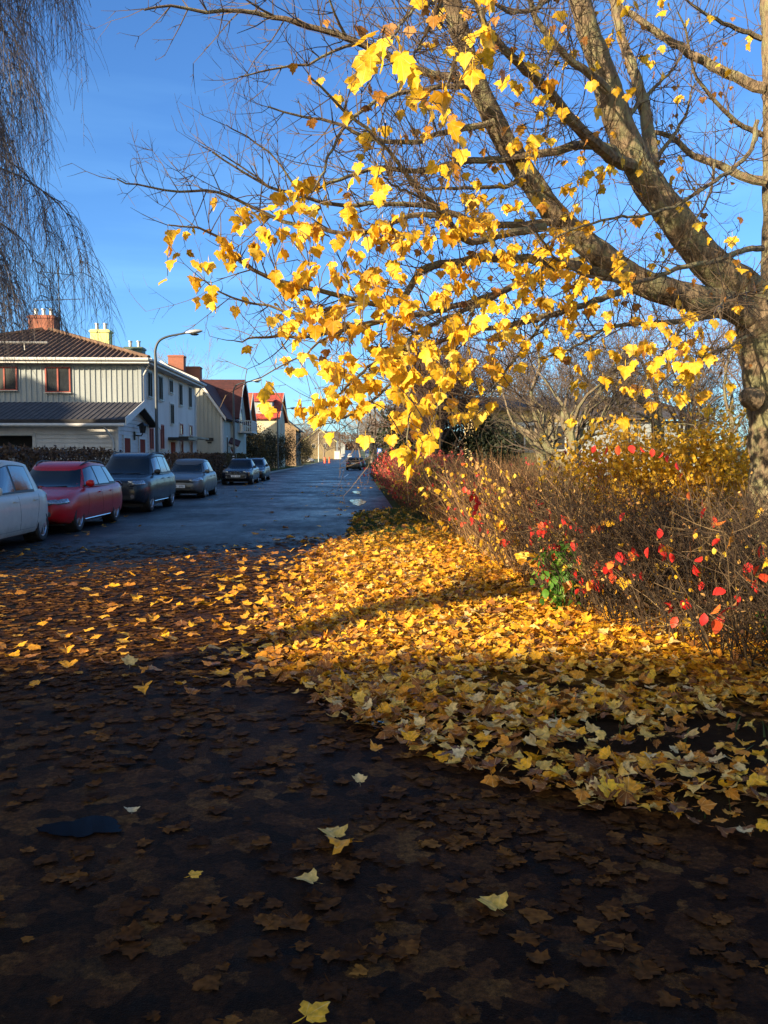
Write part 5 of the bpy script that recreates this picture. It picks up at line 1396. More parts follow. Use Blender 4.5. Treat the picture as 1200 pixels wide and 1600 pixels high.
    for cx, cy, rx_, ry_, d, n in CL:
        for k in range(n if n < 8 else int(n * (1.65 if cy > 560 else 1.0 if cx < 600 else 1.2))):
            a = RNG.uniform(0, 6.283); q = math.sqrt(RNG.random())
            p = W(cx + 1.18 * rx_ * q * math.cos(a), cy + 1.12 * ry_ * q * math.sin(a) - 12, d + RNG.gauss(0, .35))
            co, idx, dist = kd.find(p)
            if dist > .75: continue
            if dist > .22:          # a thin shoot reaches out to carry it
                mid = co.lerp(p, .5) + Vector((0, 0, .04)) + rv(.02); pts = [Vector(x[:3]) for x in cr([tuple(co), tuple(mid), tuple(p)], .08)]
                t.tw.tube(pts, [.0042 - .002 * i / len(pts) for i in range(len(pts))], 3, False); node = p
            else: node = co
            for rep in range(RNG.choice((1, 1, 2, 2))):
                s = RNG.uniform(.056, .108) * (1.1 if d < 4.6 else .88 if d < 6 else 1.0)
                lp.append(node); lr.append((RNG.uniform(0, 6.283), -1.57 + RNG.gauss(.15, .42), RNG.gauss(0, .45))); ls.append(s); lc.append(min(1, max(.03, RNG.betavariate(3, 2.2))))
    # brown withered leaves and seed bunches here and there
    for k in range(240):
        p = t.nodes[RNG.randrange(len(t.nodes))]
        w_ = ((RNG.uniform(0, 6.283), -1.57 + RNG.gauss(0, .4), RNG.gauss(0, .6)), RNG.uniform(.04, .085), RNG.random() * .09)
        if (p - off).x < -.4: continue
        lp.append(p); lr.append(w_[0]); ls.append(w_[1]); lc.append(w_[2])
    for k in range(120):
        p = t.nodes[RNG.randrange(len(t.nodes))]
        if (p - off).x < 0: continue
        lp.append(p); lr.append((RNG.uniform(0, 6.283), -1.57 + RNG.gauss(0, .4), RNG.gauss(0, .6))); ls.append(RNG.uniform(.06, .11)); lc.append(.3 + .6 * RNG.random())
    a = np.array(lr); Rm = rot_from(a[:, 0], a[:, 1], a[:, 2]); s = np.array(ls)
    st = np.einsum('nij,j->ni', Rm, np.array([.01, -.55, .02])) * s[:, None]
    scatter('leaves', HANG, np.array([tuple(v) for v in lp]) - st, Rm, s, np.array(lc), M['leaf'], root)
    t.tw.build('twigs', M['twig'], root)
    return root
maple()

# ---- the weeping birch at the left edge
def birch():
    root = thing('weeping_birch', 'weeping birch at the left edge, long bare hanging twigs over the parked cars', 'tree', (-9.6, 12.2, 0))
    m = MB(); tr = cr([(0, 0, -.1, .25), (.1, 0, 3, .2), (0, .1, 6, .16), (.2, 0, 9, .11), (.3, 0, 12.5, .05)], .4)
    m.tube([Vector(x[:3]) for x in tr], [x[3] for x in tr], 12, True); m.build('trunk', M['birchbark'], root, True)
    B = MB(); T = Tree()
    for k in range(58):
        z0 = RNG.uniform(3.2, 11.5) if k > 24 else 3.5 + .34 * k; az = RNG.gauss(0, .65) if k < 50 else RNG.uniform(0, 6.28)
        reach = RNG.uniform(3.8, 5.55) * (1 - .02 * max(0, z0 - 6)) ; d = Vector((math.cos(az), math.sin(az), 0)); s = Vector((-d.y, d.x, 0)) * RNG.uniform(-.5, .5)
        q = cr([(*(Vector((.05, 0, z0))), .055), (*(d * reach * .35 + s * .3 + Vector((0, 0, z0 + 1.0))), .04), (*(d * reach * .7 + s + Vector((0, 0, z0 + 1.0))), .020), (*(d * reach + s * 1.3 + Vector((0, 0, z0 + .35))), .010), (*(d * (reach + .35) + s * 1.4 + Vector((0, 0, z0 - .7))), .005)], .16)
        B.tube([Vector(x[:3]) + rv(.01) for x in q], [x[3] for x in q], 6, True)
        for i in range(len(q) // 4, len(q)):
            for rep in range(5 if k < 50 else 1):
                if RNG.random() > .95: continue
                p = Vector(q[i][:3]); d0 = Vector((RNG.gauss(0, .5) + d.x * .3, RNG.gauss(0, .5), .1)); L = RNG.uniform(.6, 2.3) * min(1, (z0 - 1.6) / 2.2)
                L = min(L, max(.3, p.z - 3.1)); n = max(4, int(L / .16)); pts = [p]; dd = d0.normalized()
                for j in range(n):
                    dd = (dd + Vector((RNG.gauss(0, .06), RNG.gauss(0, .06), -.62))).normalized(); pts.append(pts[-1] + dd * L / n)
                T.tw.tube(pts, [.0046 * (1 - .5 * j / n) for j in range(n + 1)], 3, False)
                for j in range(1, n, 1):
                    if RNG.random() < .55:
                        l = RNG.uniform(.2, .7); dd = Vector((RNG.gauss(0, .6), RNG.gauss(0, .6), -.4)).normalized(); pp = [pts[j]]
                        for w in range(4): dd = (dd + Vector((0, 0, -.35)) + rv(.05)).normalized(); pp.append(pp[-1] + dd * l / 4)
                        T.tw.tube(pp, [.0030 - .0003 * w for w in range(5)], 3, False)
    B.build('branches', M['birchtwig'], root, True); T.tw.build('twigs', M['birchtwig'], root)
birch()

# ---- the tree whose trunk throws the long shadow over the leaf bed: it stands on the left pavement, outside the picture
r, t = bare_tree('street_tree', 'bare street tree on the left pavement, outside the picture', (-8.9, -.1, 0), 5.5, .29, lv=4, kids=(5, 4, 4, 4), mat='greytwig', trunkmat='applebark', L=4.2)

# ---- hedge along the right verge
HXA = [(4.8, 2.75), (6.0, 2.4), (7.2, 2.05), (8.5, 1.75), (12, 1.62), (16, 1.52), (22, 1.3), (28, 1.12), (37, 1.08)]
def hedge_x(y): return float(np.interp(y, [a for a, b in HXA], [b for a, b in HXA]))
def hedge_part(name, label, y0, y1, depth, h, n, rad, mat, lvl=1, kid=7, spread=.5, leaves=(), flop=0.0):
    root = thing(name, label, 'hedge' if 'hedge' in name else 'shrub', (hedge_x((y0 + y1) / 2) + depth / 2, (y0 + y1) / 2, .05)); off = -Vector(root.location)
    V, Tt, A = [], [], []; nodes = []
    m = MB(); cols = []
    def tube(pts, r, col):
        b = len(m.v); m.tube(pts, r, 3, False); cols.extend([col] * (len(m.v) - b))
    for i in range(n):
        y = RNG.uniform(y0, y1); f = RNG.random() ** 1.3; x = hedge_x(y) + .28 + f * depth
        hh = h * (1 + .10 * nz(x, y, .9, 6)) * RNG.uniform(.72, 1.04) * (min(1, .74 + .26 * (y - 8) / 6) if 'hedge' in name else 1)
        front = (1 - f)
        d = Vector((RNG.gauss(-.10 * front - flop * front, .20), RNG.gauss(-.03, .24), 1)).normalized(); p = Vector((x, y, .02)); pts = [p]; ns = 6; col = RNG.random()
        for j in range(ns): d = (d + rv(.15) + Vector((0, 0, .05))).normalized(); pts.append(pts[-1] + d * hh / ns)
        tube([q + off for q in pts], [rad * (1.5 - 1.0 * j / ns) for j in range(ns + 1)], col); nodes += pts[2:]
        for k in range(kid):
            j = RNG.randint(1, ns); d2 = ((pts[j] - pts[j - 1]).normalized() * .8 + rv(spread) + Vector((-.25 * front - flop * .4, 0, .15))).normalized()
            L = hh * RNG.uniform(.18, .46); q = [pts[j]]
            if q[0].z + L * d2.z > h * 1.06: L *= .6
            for w in range(4): d2 = (d2 + rv(.13) + Vector((0, 0, .06))).normalized(); q.append(q[-1] + d2 * L / 4)
            tube([v + off for v in q], [rad * (.75 - .12 * w) for w in range(5)], min(1, max(0, col + RNG.gauss(0, .2)))); nodes += q[1:]
            if lvl > 1:
                for w2 in range(2):
                    d3 = (d2 + rv(.6)).normalized(); l3 = L * .5; u = [q[RNG.randint(1, 4)]]
                    for w in range(3): d3 = (d3 + rv(.15)).normalized(); u.append(u[-1] + d3 * l3 / 3)
                    tube([v + off for v in u], rad * .42, col); nodes += u[1:]
    o = m.build('stems', mat, root)
    a = o.data.attributes.new('rnd', 'FLOAT', 'POINT'); a.data.foreach_set('value', np.array(cols, np.float32))
    nodes = np.array([tuple(v) for v in nodes])
    for nm, mt, cnt, tmpl, s0, s1, filt, hang in leaves:
        sel = np.nonzero(filt(nodes))[0]
        if len(sel) == 0: continue
        # leaves come in small sprays
        idx = []
        while len(idx) < cnt:
            c = int(NP.choice(sel)); near = sel[np.linalg.norm(nodes[sel] - nodes[c], axis=1) < .16]
            idx += list(NP.choice(near, min(len(near), int(NP.integers(1, 6)))))
        idx = np.array(idx[:cnt]); k = len(idx)
        Rm = rot_from(NP.uniform(0, 6.283, k), (-1.3 if hang else .3) + NP.normal(0, .6, k), NP.normal(0, .5, k))
        scatter(nm, tmpl, nodes[idx] + np.array(off) + NP.normal(0, .012, (k, 3)), Rm, NP.uniform(s0, s1, k), NP.random(k), mt, root)
    return root, nodes
M['drybud'] = leaf_mat('dry_bud', [(0, (.10, .04, .02)), (.5, (.30, .14, .05)), (1, (.55, .33, .10))], .15, .6, .1, False)
fr = lambda lo, hi: (lambda n: (n[:, 2] > lo) & (n[:, 2] < hi))
def face(lo, hi, dx): return lambda n: (n[:, 2] > lo) & (n[:, 2] < hi) & (n[:, 0] < np.array([hedge_x(y) for y in n[:, 1]]) + dx)
hedge_part('clipped_hedge', 'long brown bare hedge beside the sunlit leaf bed, a few red leaves in it', 9.0, 29, 1.7, 1.50, 1700, .0048, M['hedgetwig'], 1, 9, .45,
    [('red_leaves', M['redleaf'], 210, OVATE, .06, .095, face(.5, 1.5, .42), True), ('yellow_leaves', M['goldleaf'], 1300, OVATE, .04, .08, face(.2, 1.6, .6), True), ('caught_leaves', M['leaf'], 60, HANG, .08, .12, face(.3, 1.4, .4), True), ('rust_leaves', M['crimson'], 2600, OVATE, .05, .085, lambda n: (n[:, 2] > .4) & (NP.random(len(n)) < np.clip((n[:, 1] - 14) / 13, 0, 1)), True), ('orange_leaves', M['drybud'], 700, OVATE, .05, .09, face(.2, 1.6, .6), True), ('buds', M['drybud'], 5200, OVATE, .018, .042, fr(.25, 1.7), False)])
hedge_part('red_leaved_hedge', 'hedge end still thick with small crimson leaves, beside the dark path', 26.5, 37, 1.5, 1.62, 330, .006, M['hedgetwig'], 1, 7, .5,
    [('crimson_leaves', M['crimson'], 11000, OVATE, .06, .10, fr(.3, 1.9), True)])
hedge_part('tangled_shrub', 'dark tangled shrub with scattered bright red leaves at the lower right, before the maple trunk', 4.9, 9.6, 2.2, 1.22, 560, .0046, M['thicket'], 2, 8, .8,
    [('red_leaves', M['redleaf'], 165, OVATE, .072, .11, face(.35, 1.3, .42), True), ('yellow_leaves', M['goldleaf'], 150, OVATE, .03, .055, face(.2, 1.2, 1.2), True), ('caught_leaves', M['leaf'], 60, HANG, .07, .115, face(.05, 1.1, .9), True), ('buds', M['drybud'], 2200, OVATE, .018, .04, fr(.2, 1.5), False)], .12)

def blob_plant(name, label, cat, c, rad, n, size, mat, tmpl=TINY, clumps=40, stem=None, group=None, stems=8, spread=.30, hang=False, leafname='foliage'):
    c = Vector(c); root = thing(name, label, cat, (c.x, c.y, c.z), 0, group)
    cc = []
    for i in range(clumps):
        v = rv().normalized() * (RNG.random() ** .45); cc.append((v.x * rad[0], v.y * rad[1], rad[2] + v.z * rad[2] * .95))
    cc = np.array(cc); k = NP.integers(0, clumps, n)
    pos = cc[k] + NP.normal(0, 1, (n, 3)) * np.array(rad) * spread; pos[:, 2] = np.maximum(pos[:, 2], .05)
    Rm = rot_from(NP.uniform(0, 6.283, n), NP.normal(-.5 if not hang else -1.3, .8, n), NP.normal(0, .7, n))
    cr_ = NP.random(clumps)
    scatter(leafname, tmpl, pos, Rm, NP.uniform(size * .6, size * 1.25, n), np.clip(.35 * cr_[k] + .65 * NP.random(n), 0, 1), mat, root)
    if stem:
        m = MB()
        for i in range(stems):
            e = cc[RNG.randrange(clumps)]; b = Vector((RNG.gauss(0, .12) * rad[0], RNG.gauss(0, .12) * rad[1], -.05)); mid = b.lerp(Vector(e), .5) + Vector((0, 0, .2 * rad[2]))
            q = cr([(*b, .03), (*mid, .02), (*e, .008)], .3); m.tube([Vector(x[:3]) for x in q], [x[3] * rad[2] * .5 for x in q], 5, True)
        m.build('stems', stem, root, True)
    return root
# golden shrub behind the hedge
blob_plant('golden_shrub', 'shrub full of small golden leaves between the hedge and the maple trunk', 'shrub', (P(1020, 740, 10.6).x, 10.6, .05), (1.3, .8, .98), 13000, .062, M['goldleaf'], OVATE, 70, M['twig'], stems=30, spread=.17)
blob_plant('golden_shrub', 'smaller golden shrub right beside the maple trunk', 'shrub', (P(1130, 740, 10.2).x, 10.3, .05), (.62, .6, 1.0), 5200, .062, M['goldleaf'], OVATE, 50, M['twig'], stems=22, spread=.17)
# green leaved sucker at the hedge foot
c = P(872, 955, 8.4)
blob_plant('green_bush', 'small fresh green leafy sprig at the foot of the hedge', 'plant', (c.x, 8.3, .06), (.27, .23, .45), 200, .085, M['greenleaf'], OVATE, 26, M['greenleaf'], stems=12, spread=.12, hang=True)
c = P(1192, 965, 6.3)
blob_plant('green_bush', 'tiny green sprig at the right edge among dark twigs', 'plant', (c.x, 6.2, .3), (.10, .1, .12), 22, .05, M['greenleaf'], OVATE, 8, M['greenleaf'], stems=5, spread=.2, hang=True)
c = P(930, 700, 21); blob_plant('crimson_shrub', 'low crimson leaved shrub behind the hedge, in front of the yellow house', 'shrub', (c.x, 21, .05), (1.1, .6, .95), 1500, .09, M['crimson'], OVATE, 40, M['twig'], stems=16, spread=.2)
# red-leaved shoot in front of the trunk
t = thing('red_leaved_shoot', 'single arching shoot with a few red leaves, in front of the golden shrub', 'plant', (P(1075, 740, 7.2).x, 7.2, .05)); off = -Vector(t.location)
m = MB(); q = [Vector((t.location.x + .1, 7.25, .05)), P(1085, 830, 7.2), P(1075, 760, 7.2), P(1050, 715, 7.15), P(1000, 697, 7.1), P(930, 696, 7.0)]
q = [Vector(v[:3]) + off for v in cr([tuple(v) for v in q], .05)]; m.tube(q, [.006 - .004 * i / len(q) for i in range(len(q))], 5, True); m.build('stem', M['twig'], t)
n = 11; ix = [int(len(q) * f) for f in (.55, .6, .66, .7, .72, .76, .8, .86, .9, .95, .98)]
scatter('leaves', OVATE, np.array([tuple(q[i]) for i in ix]), rot_from(NP.uniform(0, 6.28, n), NP.normal(-1.2, .5, n), NP.normal(0, .5, n)), NP.uniform(.06, .09, n), NP.random(n), M['redleaf'], t)

# ---- garden trees behind the hedge
AP = dict(wob=.20, up=.03, spread=(.6, 1.3), ratio=(.52, .78), seg=.22, thin=.02, rmin=.0035)
c = P(905, 745, 14.0); bare_tree('apple_tree', 'gnarled apple tree with a forked grey trunk behind the hedge', (c.x, 14.0, 0), 1.75, .165, lv=5, kids=(4, 4, 4, 4, 4), mat='darktwig', trunkmat='applebark', d=(.02, 0, 1), L=2.0, **dict(AP, up=.09, spread=(.4, .9)))
c = P(875, 745, 14.6); bare_tree('apple_tree', 'thinner leaning fruit tree just left of the gnarled apple tree', (c.x, 15.2, 0), 2.0, .10, lv=5, kids=(4, 4, 4, 4, 3), mat='darktwig', trunkmat='applebark', d=(-.16, 0, 1), L=1.9, **AP)
for i, (px, Y, r_, dx) in enumerate(((1006, 19, .085, -.22), (1036, 19.5, .11, -.03), (1072, 20.5, .085, .05), (1100, 18.5, .07, .12))):
    c = P(px, 735, Y)
    bare_tree('lilac_tree', ['slim trunk leaning left behind the golden shrub', 'straight pale trunk beside the slim leaning one', 'slim upright trunk, third from the gnarled apple tree', 'slim trunk leaning right, nearest the maple trunk'][i], (c.x, Y, 0), 2.6, r_, 'slim bare garden trees behind the golden shrub', lv=5, kids=(5, 4, 4, 4, 4), mat='warmtwig', trunkmat='applebark', d=(dx, 0, 1), L=2.6, **AP)
TH = dict(wob=.16, up=.06, spread=(.5, 1.1), ratio=(.5, .75), seg=.4, thin=.03, rmin=.0055)
for i, (px, Y, h) in enumerate(((800, 60, 4.2), (880, 60, 4.0), (975, 62, 4.4), (1080, 26, 1.3), (1165, 24, 1.1))):
    c = P(px, 740, Y)
    bare_tree('bare_bush', ['bare tree rising behind the left end of the yellow house', 'bare tree rising behind the middle of the yellow house', 'bare tree rising behind the white shed wing', 'tall bare bush behind the slim garden trees', 'bare bush behind the maple trunk'][i], (c.x, Y, 0), h, .12, 'tall bare bushes and trees in the gardens', lv=5, kids=(8, 5, 4, 4, 4), mat='warmtwig', trunkmat='warmtwig', L=3.4 if Y < 50 else 4.6, **(TH if Y < 50 else dict(TH, rmin=.011)))
# dark mass left of the yellow house
BG = dict(wob=.13, up=.07, spread=(.4, 1.0), ratio=(.55, .78), seg=.6, thin=.04, rmin=.010)
bare_tree('purple_beech', 'tall tree with dense purple brown twigs rising behind the crimson hedge end', (3.9, 43, 0), 2.4, .24, lv=5, kids=(9, 6, 5, 5, 5), mat='purpletwig', trunkmat='darktwig', L=4.0, **BG)
blob_plant('dark_evergreen', 'broad dark evergreen tree behind the crimson hedge end', 'tree', (3.6, 46, 0), (2.4, 2.2, 2.5), 9000, .22, M['darkleaf'], TINY, 60, M['darktwig'], stems=14, spread=.2)
blob_plant('dark_evergreen', 'second dark evergreen, right of the broad one and lower', 'tree', (6.6, 44, 0), (1.7, 1.7, 1.9), 5000, .2, M['darkleaf'], TINY, 50, M['darktwig'], stems=10, spread=.2)
blob_plant('dark_hedge', 'low dark evergreen hedge beyond the crimson hedge end', 'hedge', (2.1, 56, 0), (.9, 17, .95), 9000, .16, M['darkleaf'], TINY, 260, None, spread=.07)
# right side street trees
ST = dict(wob=.11, up=.06, spread=(.4, .95), ratio=(.55, .8), seg=.8, thin=.04, rmin=.014)
for i, (x, Y, h, r_) in enumerate(((2.9, 118, 3.2, .2), (3.6, 150, 3.6, .25), (3.4, 185, 3.6, .25), (4.6, 90, 2.6, .16), (5.5, 230, 4, .3), (1.6, 290, 4, .3), (8, 130, 3.5, .25))):
    bare_tree('bare_street_tree', ['bare tree just beyond the grey estate car', 'second bare tree along the right side of the far street', 'third bare tree along the right side of the far street', 'bare tree behind the low dark evergreen hedge', 'bare tree far up the street on the right', 'bare tree at the far end of the street', 'bare tree set back behind the right street trees'][i], (x, Y, gz(Y)), h, r_, 'bare trees along the right of the far street', lv=5, kids=(6, 4, 4, 4, 4), mat='greytwig', trunkmat='greytwig', L=4.4, **ST)
for i, (x, Y, h) in enumerate(((-11.5, 205, 3.2), (-9.5, 255, 3.4), (-13, 160, 3.4), (-8, 400, 4.5))):
    bare_tree('bare_street_tree', ['bare tree behind the red posts', 'bare tree before the ochre gable', 'bare tree beside the brown gabled house', 'bare tree at the far left end of the street'][i], (x, Y, gz(Y)), h, .25, 'bare trees along the left of the far street', lv=5, kids=(6, 4, 4, 4, 4), mat='greytwig', trunkmat='greytwig', L=4.2, **ST)
bare_tree('bare_tree', 'bare tree showing above the roofs behind the brick chimneys', (-20.5, 112, 0), 6.0, .35, lv=5, kids=(7, 5, 4, 4, 4), mat='greytwig', trunkmat='greytwig', L=6.0, **ST)
# clipped hedges and shrubs on the left
def clipped(label, x, y0, y1, h, w, n, mat, z=.1, cat='hedge'):
    root = thing('front_hedge', label, cat, (x, (y0 + y1) / 2, z))
    ys_ = NP.uniform(y0, y1, n) - (y0 + y1) / 2; u = NP.random(n)
    xs_ = NP.uniform(-w / 2, w / 2, n); zs_ = NP.uniform(.05, h, n)
    sh = NP.random(n) < .75; pick = NP.integers(0, 3, n)
    xs_ = np.where(sh & (pick == 0), w / 2 * np.sign(xs_), xs_); zs_ = np.where(sh & (pick == 1), h, zs_)
    zs_ = zs_ + NP.normal(0, .06, n); xs_ = xs_ + NP.normal(0, .05, n)
    scatter('foliage', TINY, np.stack([xs_, ys_, zs_], 1), rot_from(NP.uniform(0, 6.28, n), NP.normal(0, .9, n), NP.normal(0, .9, n)), NP.uniform(.07, .16, n), NP.random(n), mat, root)
    m = MB()
    for i in range(int((y1 - y0) * 26)):
        yy = RNG.uniform(y0, y1) - (y0 + y1) / 2; xx = RNG.uniform(-w / 2, w / 2); p = Vector((xx, yy, 0)); m.tube([p, p + Vector((RNG.gauss(0, .06), RNG.gauss(0, .1), h * .6)), p + Vector((RNG.gauss(0, .12), RNG.gauss(0, .2), h * RNG.uniform(.9, 1.1)))], [.012, .008, .004], 3, False)
    m.build('stems', M['twig'], root)
clipped('clipped brown hedge behind the red estate car, in front of the garage', -9.35, 22.5, 33.5, 1.62, 1.1, 7000, M['brownleaf'])
clipped('dark clipped hedge behind the silver grey hatchback, below the cream house', -9.3, 43, 58.5, 1.55, 1.2, 8000, M['brownleaf'])
clipped('ragged dark hedge behind the two dark parked cars', -9.6, 60.5, 74, 1.6, 1.2, 7000, M['shrubleaf'])
SH = 'tall dark shrubs along the left verge'
lab = ['tall dark shrub nearest the balcony house', 'tall dark shrub, second from the balcony house', 'dark shrub in front of the small gabled house', 'dark shrub below the red roofed house, its left one', 'dark shrub below the red roofed house, its right one', 'dark shrub before the brown gabled house', 'dark shrub, third from the red posts', 'dark shrub, second from the red posts', 'dark shrub right behind the red posts']
for i, (x, Y, rw, h) in enumerate(((-10.4, 82, 1.5, 2.3), (-9.9, 87, 1.6, 2.5), (-10.2, 94, 1.8, 2.3), (-9.7, 101, 1.8, 2.6), (-10.0, 110, 2.0, 2.5), (-9.8, 124, 2.2, 2.9), (-9.9, 142, 2.4, 2.9), (-9.9, 160, 2.4, 3.0), (-10.6, 185, 2.4, 2.9))):
    blob_plant('verge_shrub', lab[i], 'shrub', (x, Y, gz(Y)), (rw * .8, rw, h * .92), 3600, .2, M['shrubleaf'], TINY, 55, M['darktwig'], SH, 10, .17)
# ------------------------------------------------------------------ street furniture
def lamp_post(label, x, y, h=6.55, arm=1.35, mat='steel'):
    t = thing('street_lamp', label, 'street lamp', (x, y, gz(y) + .1), 0, 'curved grey lamp posts along the left side of the street')
    m = MB(); m.lathe([(.001, 0), (.11, 0), (.11, 1.1), (.075, 1.25), (.062, h - .9)], 12); m.build('post', M[mat], t, True)
    q = cr([(0, 0, h - .92, .06), (.0, 0, h - .5, .055), (.16, 0, h - .14, .05), (.55, 0, h + .06, .045), (arm, 0, h + .22, .04)], .08)
    m = MB(); m.tube([Vector(v[:3]) for v in q], [v[3] for v in q], 10, True); m.build('arm', M[mat], t, True)
    m = MB(); e = Vector((arm, 0, h + .22))
    rings = []
    for s_, w, z0, z1 in ((-.05, .05, -.03, .05), (.1, .11, -.06, .10), (.35, .15, -.075, .11), (.55, .12, -.06, .08), (.66, .05, -.02, .03)):
        rings.append([(e.x + s_, e.y + w * math.cos(a), e.z + s_ * .12 + (z1 if math.sin(a) > 0 else -z0) * math.sin(a)) for a in [2 * math.pi * i / 14 for i in range(14)]])
    m.ring_loft(rings); h_ = m.build('lamp_head', M['lamphead'], t, True, fix=True)
    m = MB(); m.lathe([(.001, -.06), (.07, -.05), (.11, -.01), (.11, .02)], 14, Matrix.Translation(e + Vector((.32, 0, -.06))) @ Matrix.Scale(1.7, 4, (1, 0, 0))); m.build('lens', M['carglass'], h_, True)
    m = MB(); m.box((.105, 0, .8), (.02, .09, .35)); m.build('service_door', M['lamphead'], t)
    return t
lamp_post('tall grey curved lamp post in front of the white house', -8.55, 37.6)
t = lamp_post('curved lamp post with a small notice box, in front of the cream house', -8.55, 61.2)
m = MB(); m.box((0, -.12, 1.35), (.34, .14, .62)); b = m.build('notice_box', M['blackmetal'], t)
for z in (1.5, 1.33, 1.2):
    m = MB(); m.box((-.02, -.196, z), (.14, .008, .07)); m.build('notice', M['plate'], b)
lamp_post('third curved lamp post, on the grass verge below the red roofed house', -8.6, 96)
lamp_post('pale lamp post by the red posts', -8.7, 203, 7.0, 1.35, 'lamphead')
lamp_post('farthest lamp post, before the ochre gable', -9.0, 320, 7.5, 1.35, 'lamphead')
# parking signs
M['blue_sign'] = simple('blue_sign', (.03, .12, .42), .5, .05, 5)
t = thing('parking_sign', 'small white and blue parking sign on a post right of the grey estate car', 'sign', (1.45, 112, gz(112)))
m = MB(); m.tube([(0, 0, 0), (0, 0, 2.6)], .035, 8); m.build('post', M['steel'], t)
m = MB(); m.box((0, -.05, 2.2), (.42, .02, .42)); b = m.build('sign_plate', M['blue_sign'], t)
m = MB(); m.box((-.07, -.064, 2.2), (.05, .006, .28)); m.box((.02, -.064, 2.31), (.14, .006, .05)); m.box((.02, -.064, 2.2), (.14, .006, .05)); m.box((.085, -.064, 2.255), (.05, .006, .07)); m.build('lettering', M['plate'], b)
m = MB(); m.box((0, -.05, 1.7), (.42, .02, .5)); m.build('time_plate', M['plate'], t)
t = thing('blue_sign', 'blue road sign with a white mark in front of the dark evergreens', 'sign', (2.62, 96, 0))
m = MB(); m.tube([(0, 0, 0), (0, 0, 3.0)], .035, 8); m.build('post', M['steel'], t)
m = MB(); m.box((0, -.05, 2.2), (.5, .02, .62)); b = m.build('sign_plate', M['blue_sign'], t)
m = MB(); m.box((-.08, -.064, 2.2), (.06, .006, .4)); m.box((.03, -.064, 2.36), (.18, .006, .06)); m.box((.03, -.064, 2.2), (.18, .006, .06)); m.box((.11, -.064, 2.28), (.06, .006, .1)); m.build('lettering', M['plate'], b)
m = MB(); m.box((0, -.05, 1.55), (.5, .02, .5)); m.build('lower_plate', M['blue_sign'], t)
for i, x in enumerate((-6.85, -5.85)):
    t = thing('red_post', ['red marker post on the left, nearer the pale car', 'red marker post on the right of the two'][i], 'bollard', (x, 192, gz(192)), 0, 'red marker posts at the left kerb far up the street')
    m = MB(); m.lathe([(.001, 0), (.28, 0), (.28, .08), (.22, .1), (.20, 1.15), (.12, 1.3), (.001, 1.34)], 14); m.build('body', M['orange'], t, True)
t = thing('utility_box', 'white box by the road edge under the far bare trees', 'utility box', (-6.2, 300, gz(300)))
m = MB(); m.bx(-1.2, 1.2, -.5, .5, 0, 2.6); m.bx(-1.3, 1.3, -.6, .6, 2.6, 2.75); m.build('box', M['white_trim'], t)

# far treeline closing the street
o = blob_plant('treeline', None, None, (10, 900, gz(700) - 8), (230, 60, 15), 20000, 2.6, M['brownleaf'], TINY, 500, None, spread=.035)
o['kind'] = 'stuff'
# ------------------------------------------------------------------ camera, sky, sun
cam = bpy.data.cameras.new('camera'); co = bpy.data.objects.new('camera', cam); COL.objects.link(co)
cam.sensor_width = 36; cam.sensor_fit = 'AUTO'; cam.lens = 36 * FPX / 1600; cam.clip_start = .05; cam.clip_end = 5000
co.location = (0, 0, CAM_H); co.rotation_euler = (math.pi / 2 + PIT, 0, -YAW)
S.camera = co
w = bpy.data.worlds.new('World'); S.world = w; w.use_nodes = True
nt = w.node_tree; bgn = nt.nodes['Background']; sky = nt.nodes.new('ShaderNodeTexSky'); sky.sky_type = 'NISHITA'; sky.sun_disc = False
sky.sun_elevation = SUN_EL; sky.altitude = 50; sky.air_density = 1.0; sky.dust_density = .25; sky.ozone_density = 2.2
sd = Vector((-math.sin(SUN_AZ) * math.cos(SUN_EL), -math.cos(SUN_AZ) * math.cos(SUN_EL), math.sin(SUN_EL)))
sky.sun_rotation = math.atan2(sd.x, sd.y)
hs = nt.nodes.new('ShaderNodeHueSaturation'); hs.inputs['Saturation'].default_value = 1.0; hs.inputs['Value'].default_value = 1.0
nt.links.new(sky.outputs[0], hs.inputs['Color'])
# sky tint: deep blue away from the sun, boosted warm round it as fill
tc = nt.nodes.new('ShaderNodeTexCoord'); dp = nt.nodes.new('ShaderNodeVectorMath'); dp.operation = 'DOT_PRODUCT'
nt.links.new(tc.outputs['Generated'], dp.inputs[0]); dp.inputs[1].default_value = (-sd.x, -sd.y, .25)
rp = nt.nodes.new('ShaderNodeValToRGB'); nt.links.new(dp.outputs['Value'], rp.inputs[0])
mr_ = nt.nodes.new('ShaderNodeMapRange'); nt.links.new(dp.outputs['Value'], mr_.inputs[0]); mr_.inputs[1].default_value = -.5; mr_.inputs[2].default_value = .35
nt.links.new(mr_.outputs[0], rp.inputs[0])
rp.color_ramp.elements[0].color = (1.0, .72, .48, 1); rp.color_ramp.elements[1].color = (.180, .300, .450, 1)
mx = nt.nodes.new('ShaderNodeMix'); mx.data_type = 'RGBA'; mx.blend_type = 'MULTIPLY'; mx.inputs[0].default_value = 1
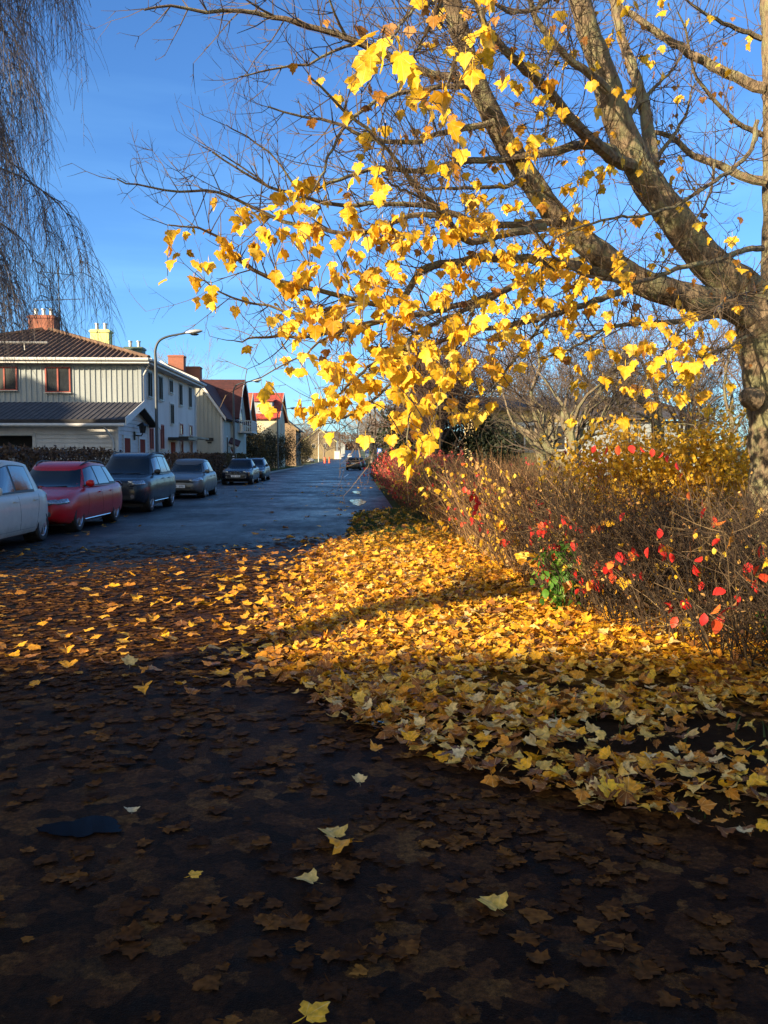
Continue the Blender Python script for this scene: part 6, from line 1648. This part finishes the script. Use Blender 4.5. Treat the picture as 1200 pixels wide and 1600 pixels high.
nt.links.new(hs.outputs[0], mx.inputs[6]); nt.links.new(rp.outputs[0], mx.inputs[7])
# a faint wisp of high cloud
wn = nt.nodes.new('ShaderNodeTexNoise'); wm = nt.nodes.new('ShaderNodeMapping'); wm.inputs['Scale'].default_value = (1.2, 1.2, 9); wm.inputs['Rotation'].default_value = (0, .12, 0)
nt.links.new(tc.outputs['Generated'], wm.inputs[0]); nt.links.new(wm.outputs[0], wn.inputs['Vector']); wn.inputs['Scale'].default_value = 1.6; wn.inputs['Detail'].default_value = 5
wr = nt.nodes.new('ShaderNodeValToRGB'); nt.links.new(wn.outputs[0], wr.inputs[0]); wr.color_ramp.elements[0].position = .52; wr.color_ramp.elements[1].position = .8
wr.color_ramp.elements[0].color = (1, 1, 1, 1); wr.color_ramp.elements[1].color = (1.55, 1.35, 1.15, 1)
mx2 = nt.nodes.new('ShaderNodeMix'); mx2.data_type = 'RGBA'; mx2.blend_type = 'MULTIPLY'; mx2.inputs[0].default_value = 1
nt.links.new(mx.outputs[2], mx2.inputs[6]); nt.links.new(wr.outputs[0], mx2.inputs[7]); mx = mx2
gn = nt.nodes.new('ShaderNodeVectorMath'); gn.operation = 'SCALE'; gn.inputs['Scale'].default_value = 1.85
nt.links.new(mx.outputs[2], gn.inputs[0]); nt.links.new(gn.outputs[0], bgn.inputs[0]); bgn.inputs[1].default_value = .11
sl = bpy.data.lights.new('sun', 'SUN'); so = bpy.data.objects.new('sun', sl); COL.objects.link(so)
sl.energy = 5.0; sl.angle = R(.55); sl.color = (1.0, .80, .52)
so.rotation_euler = sd.to_track_quat('Z', 'Y').to_euler(); so.location = sd * 60
S.view_settings.view_transform = 'Standard'; S.view_settings.look = 'None'; S.view_settings.exposure = 1.4; S.view_settings.gamma = 1
S.cycles.max_bounces = 6; S.cycles.diffuse_bounces = 2; S.cycles.glossy_bounces = 2; S.cycles.transmission_bounces = 4; S.cycles.transparent_max_bounces = 4
S.cycles.use_denoising = True
S.cycles.sample_clamp_indirect = 4
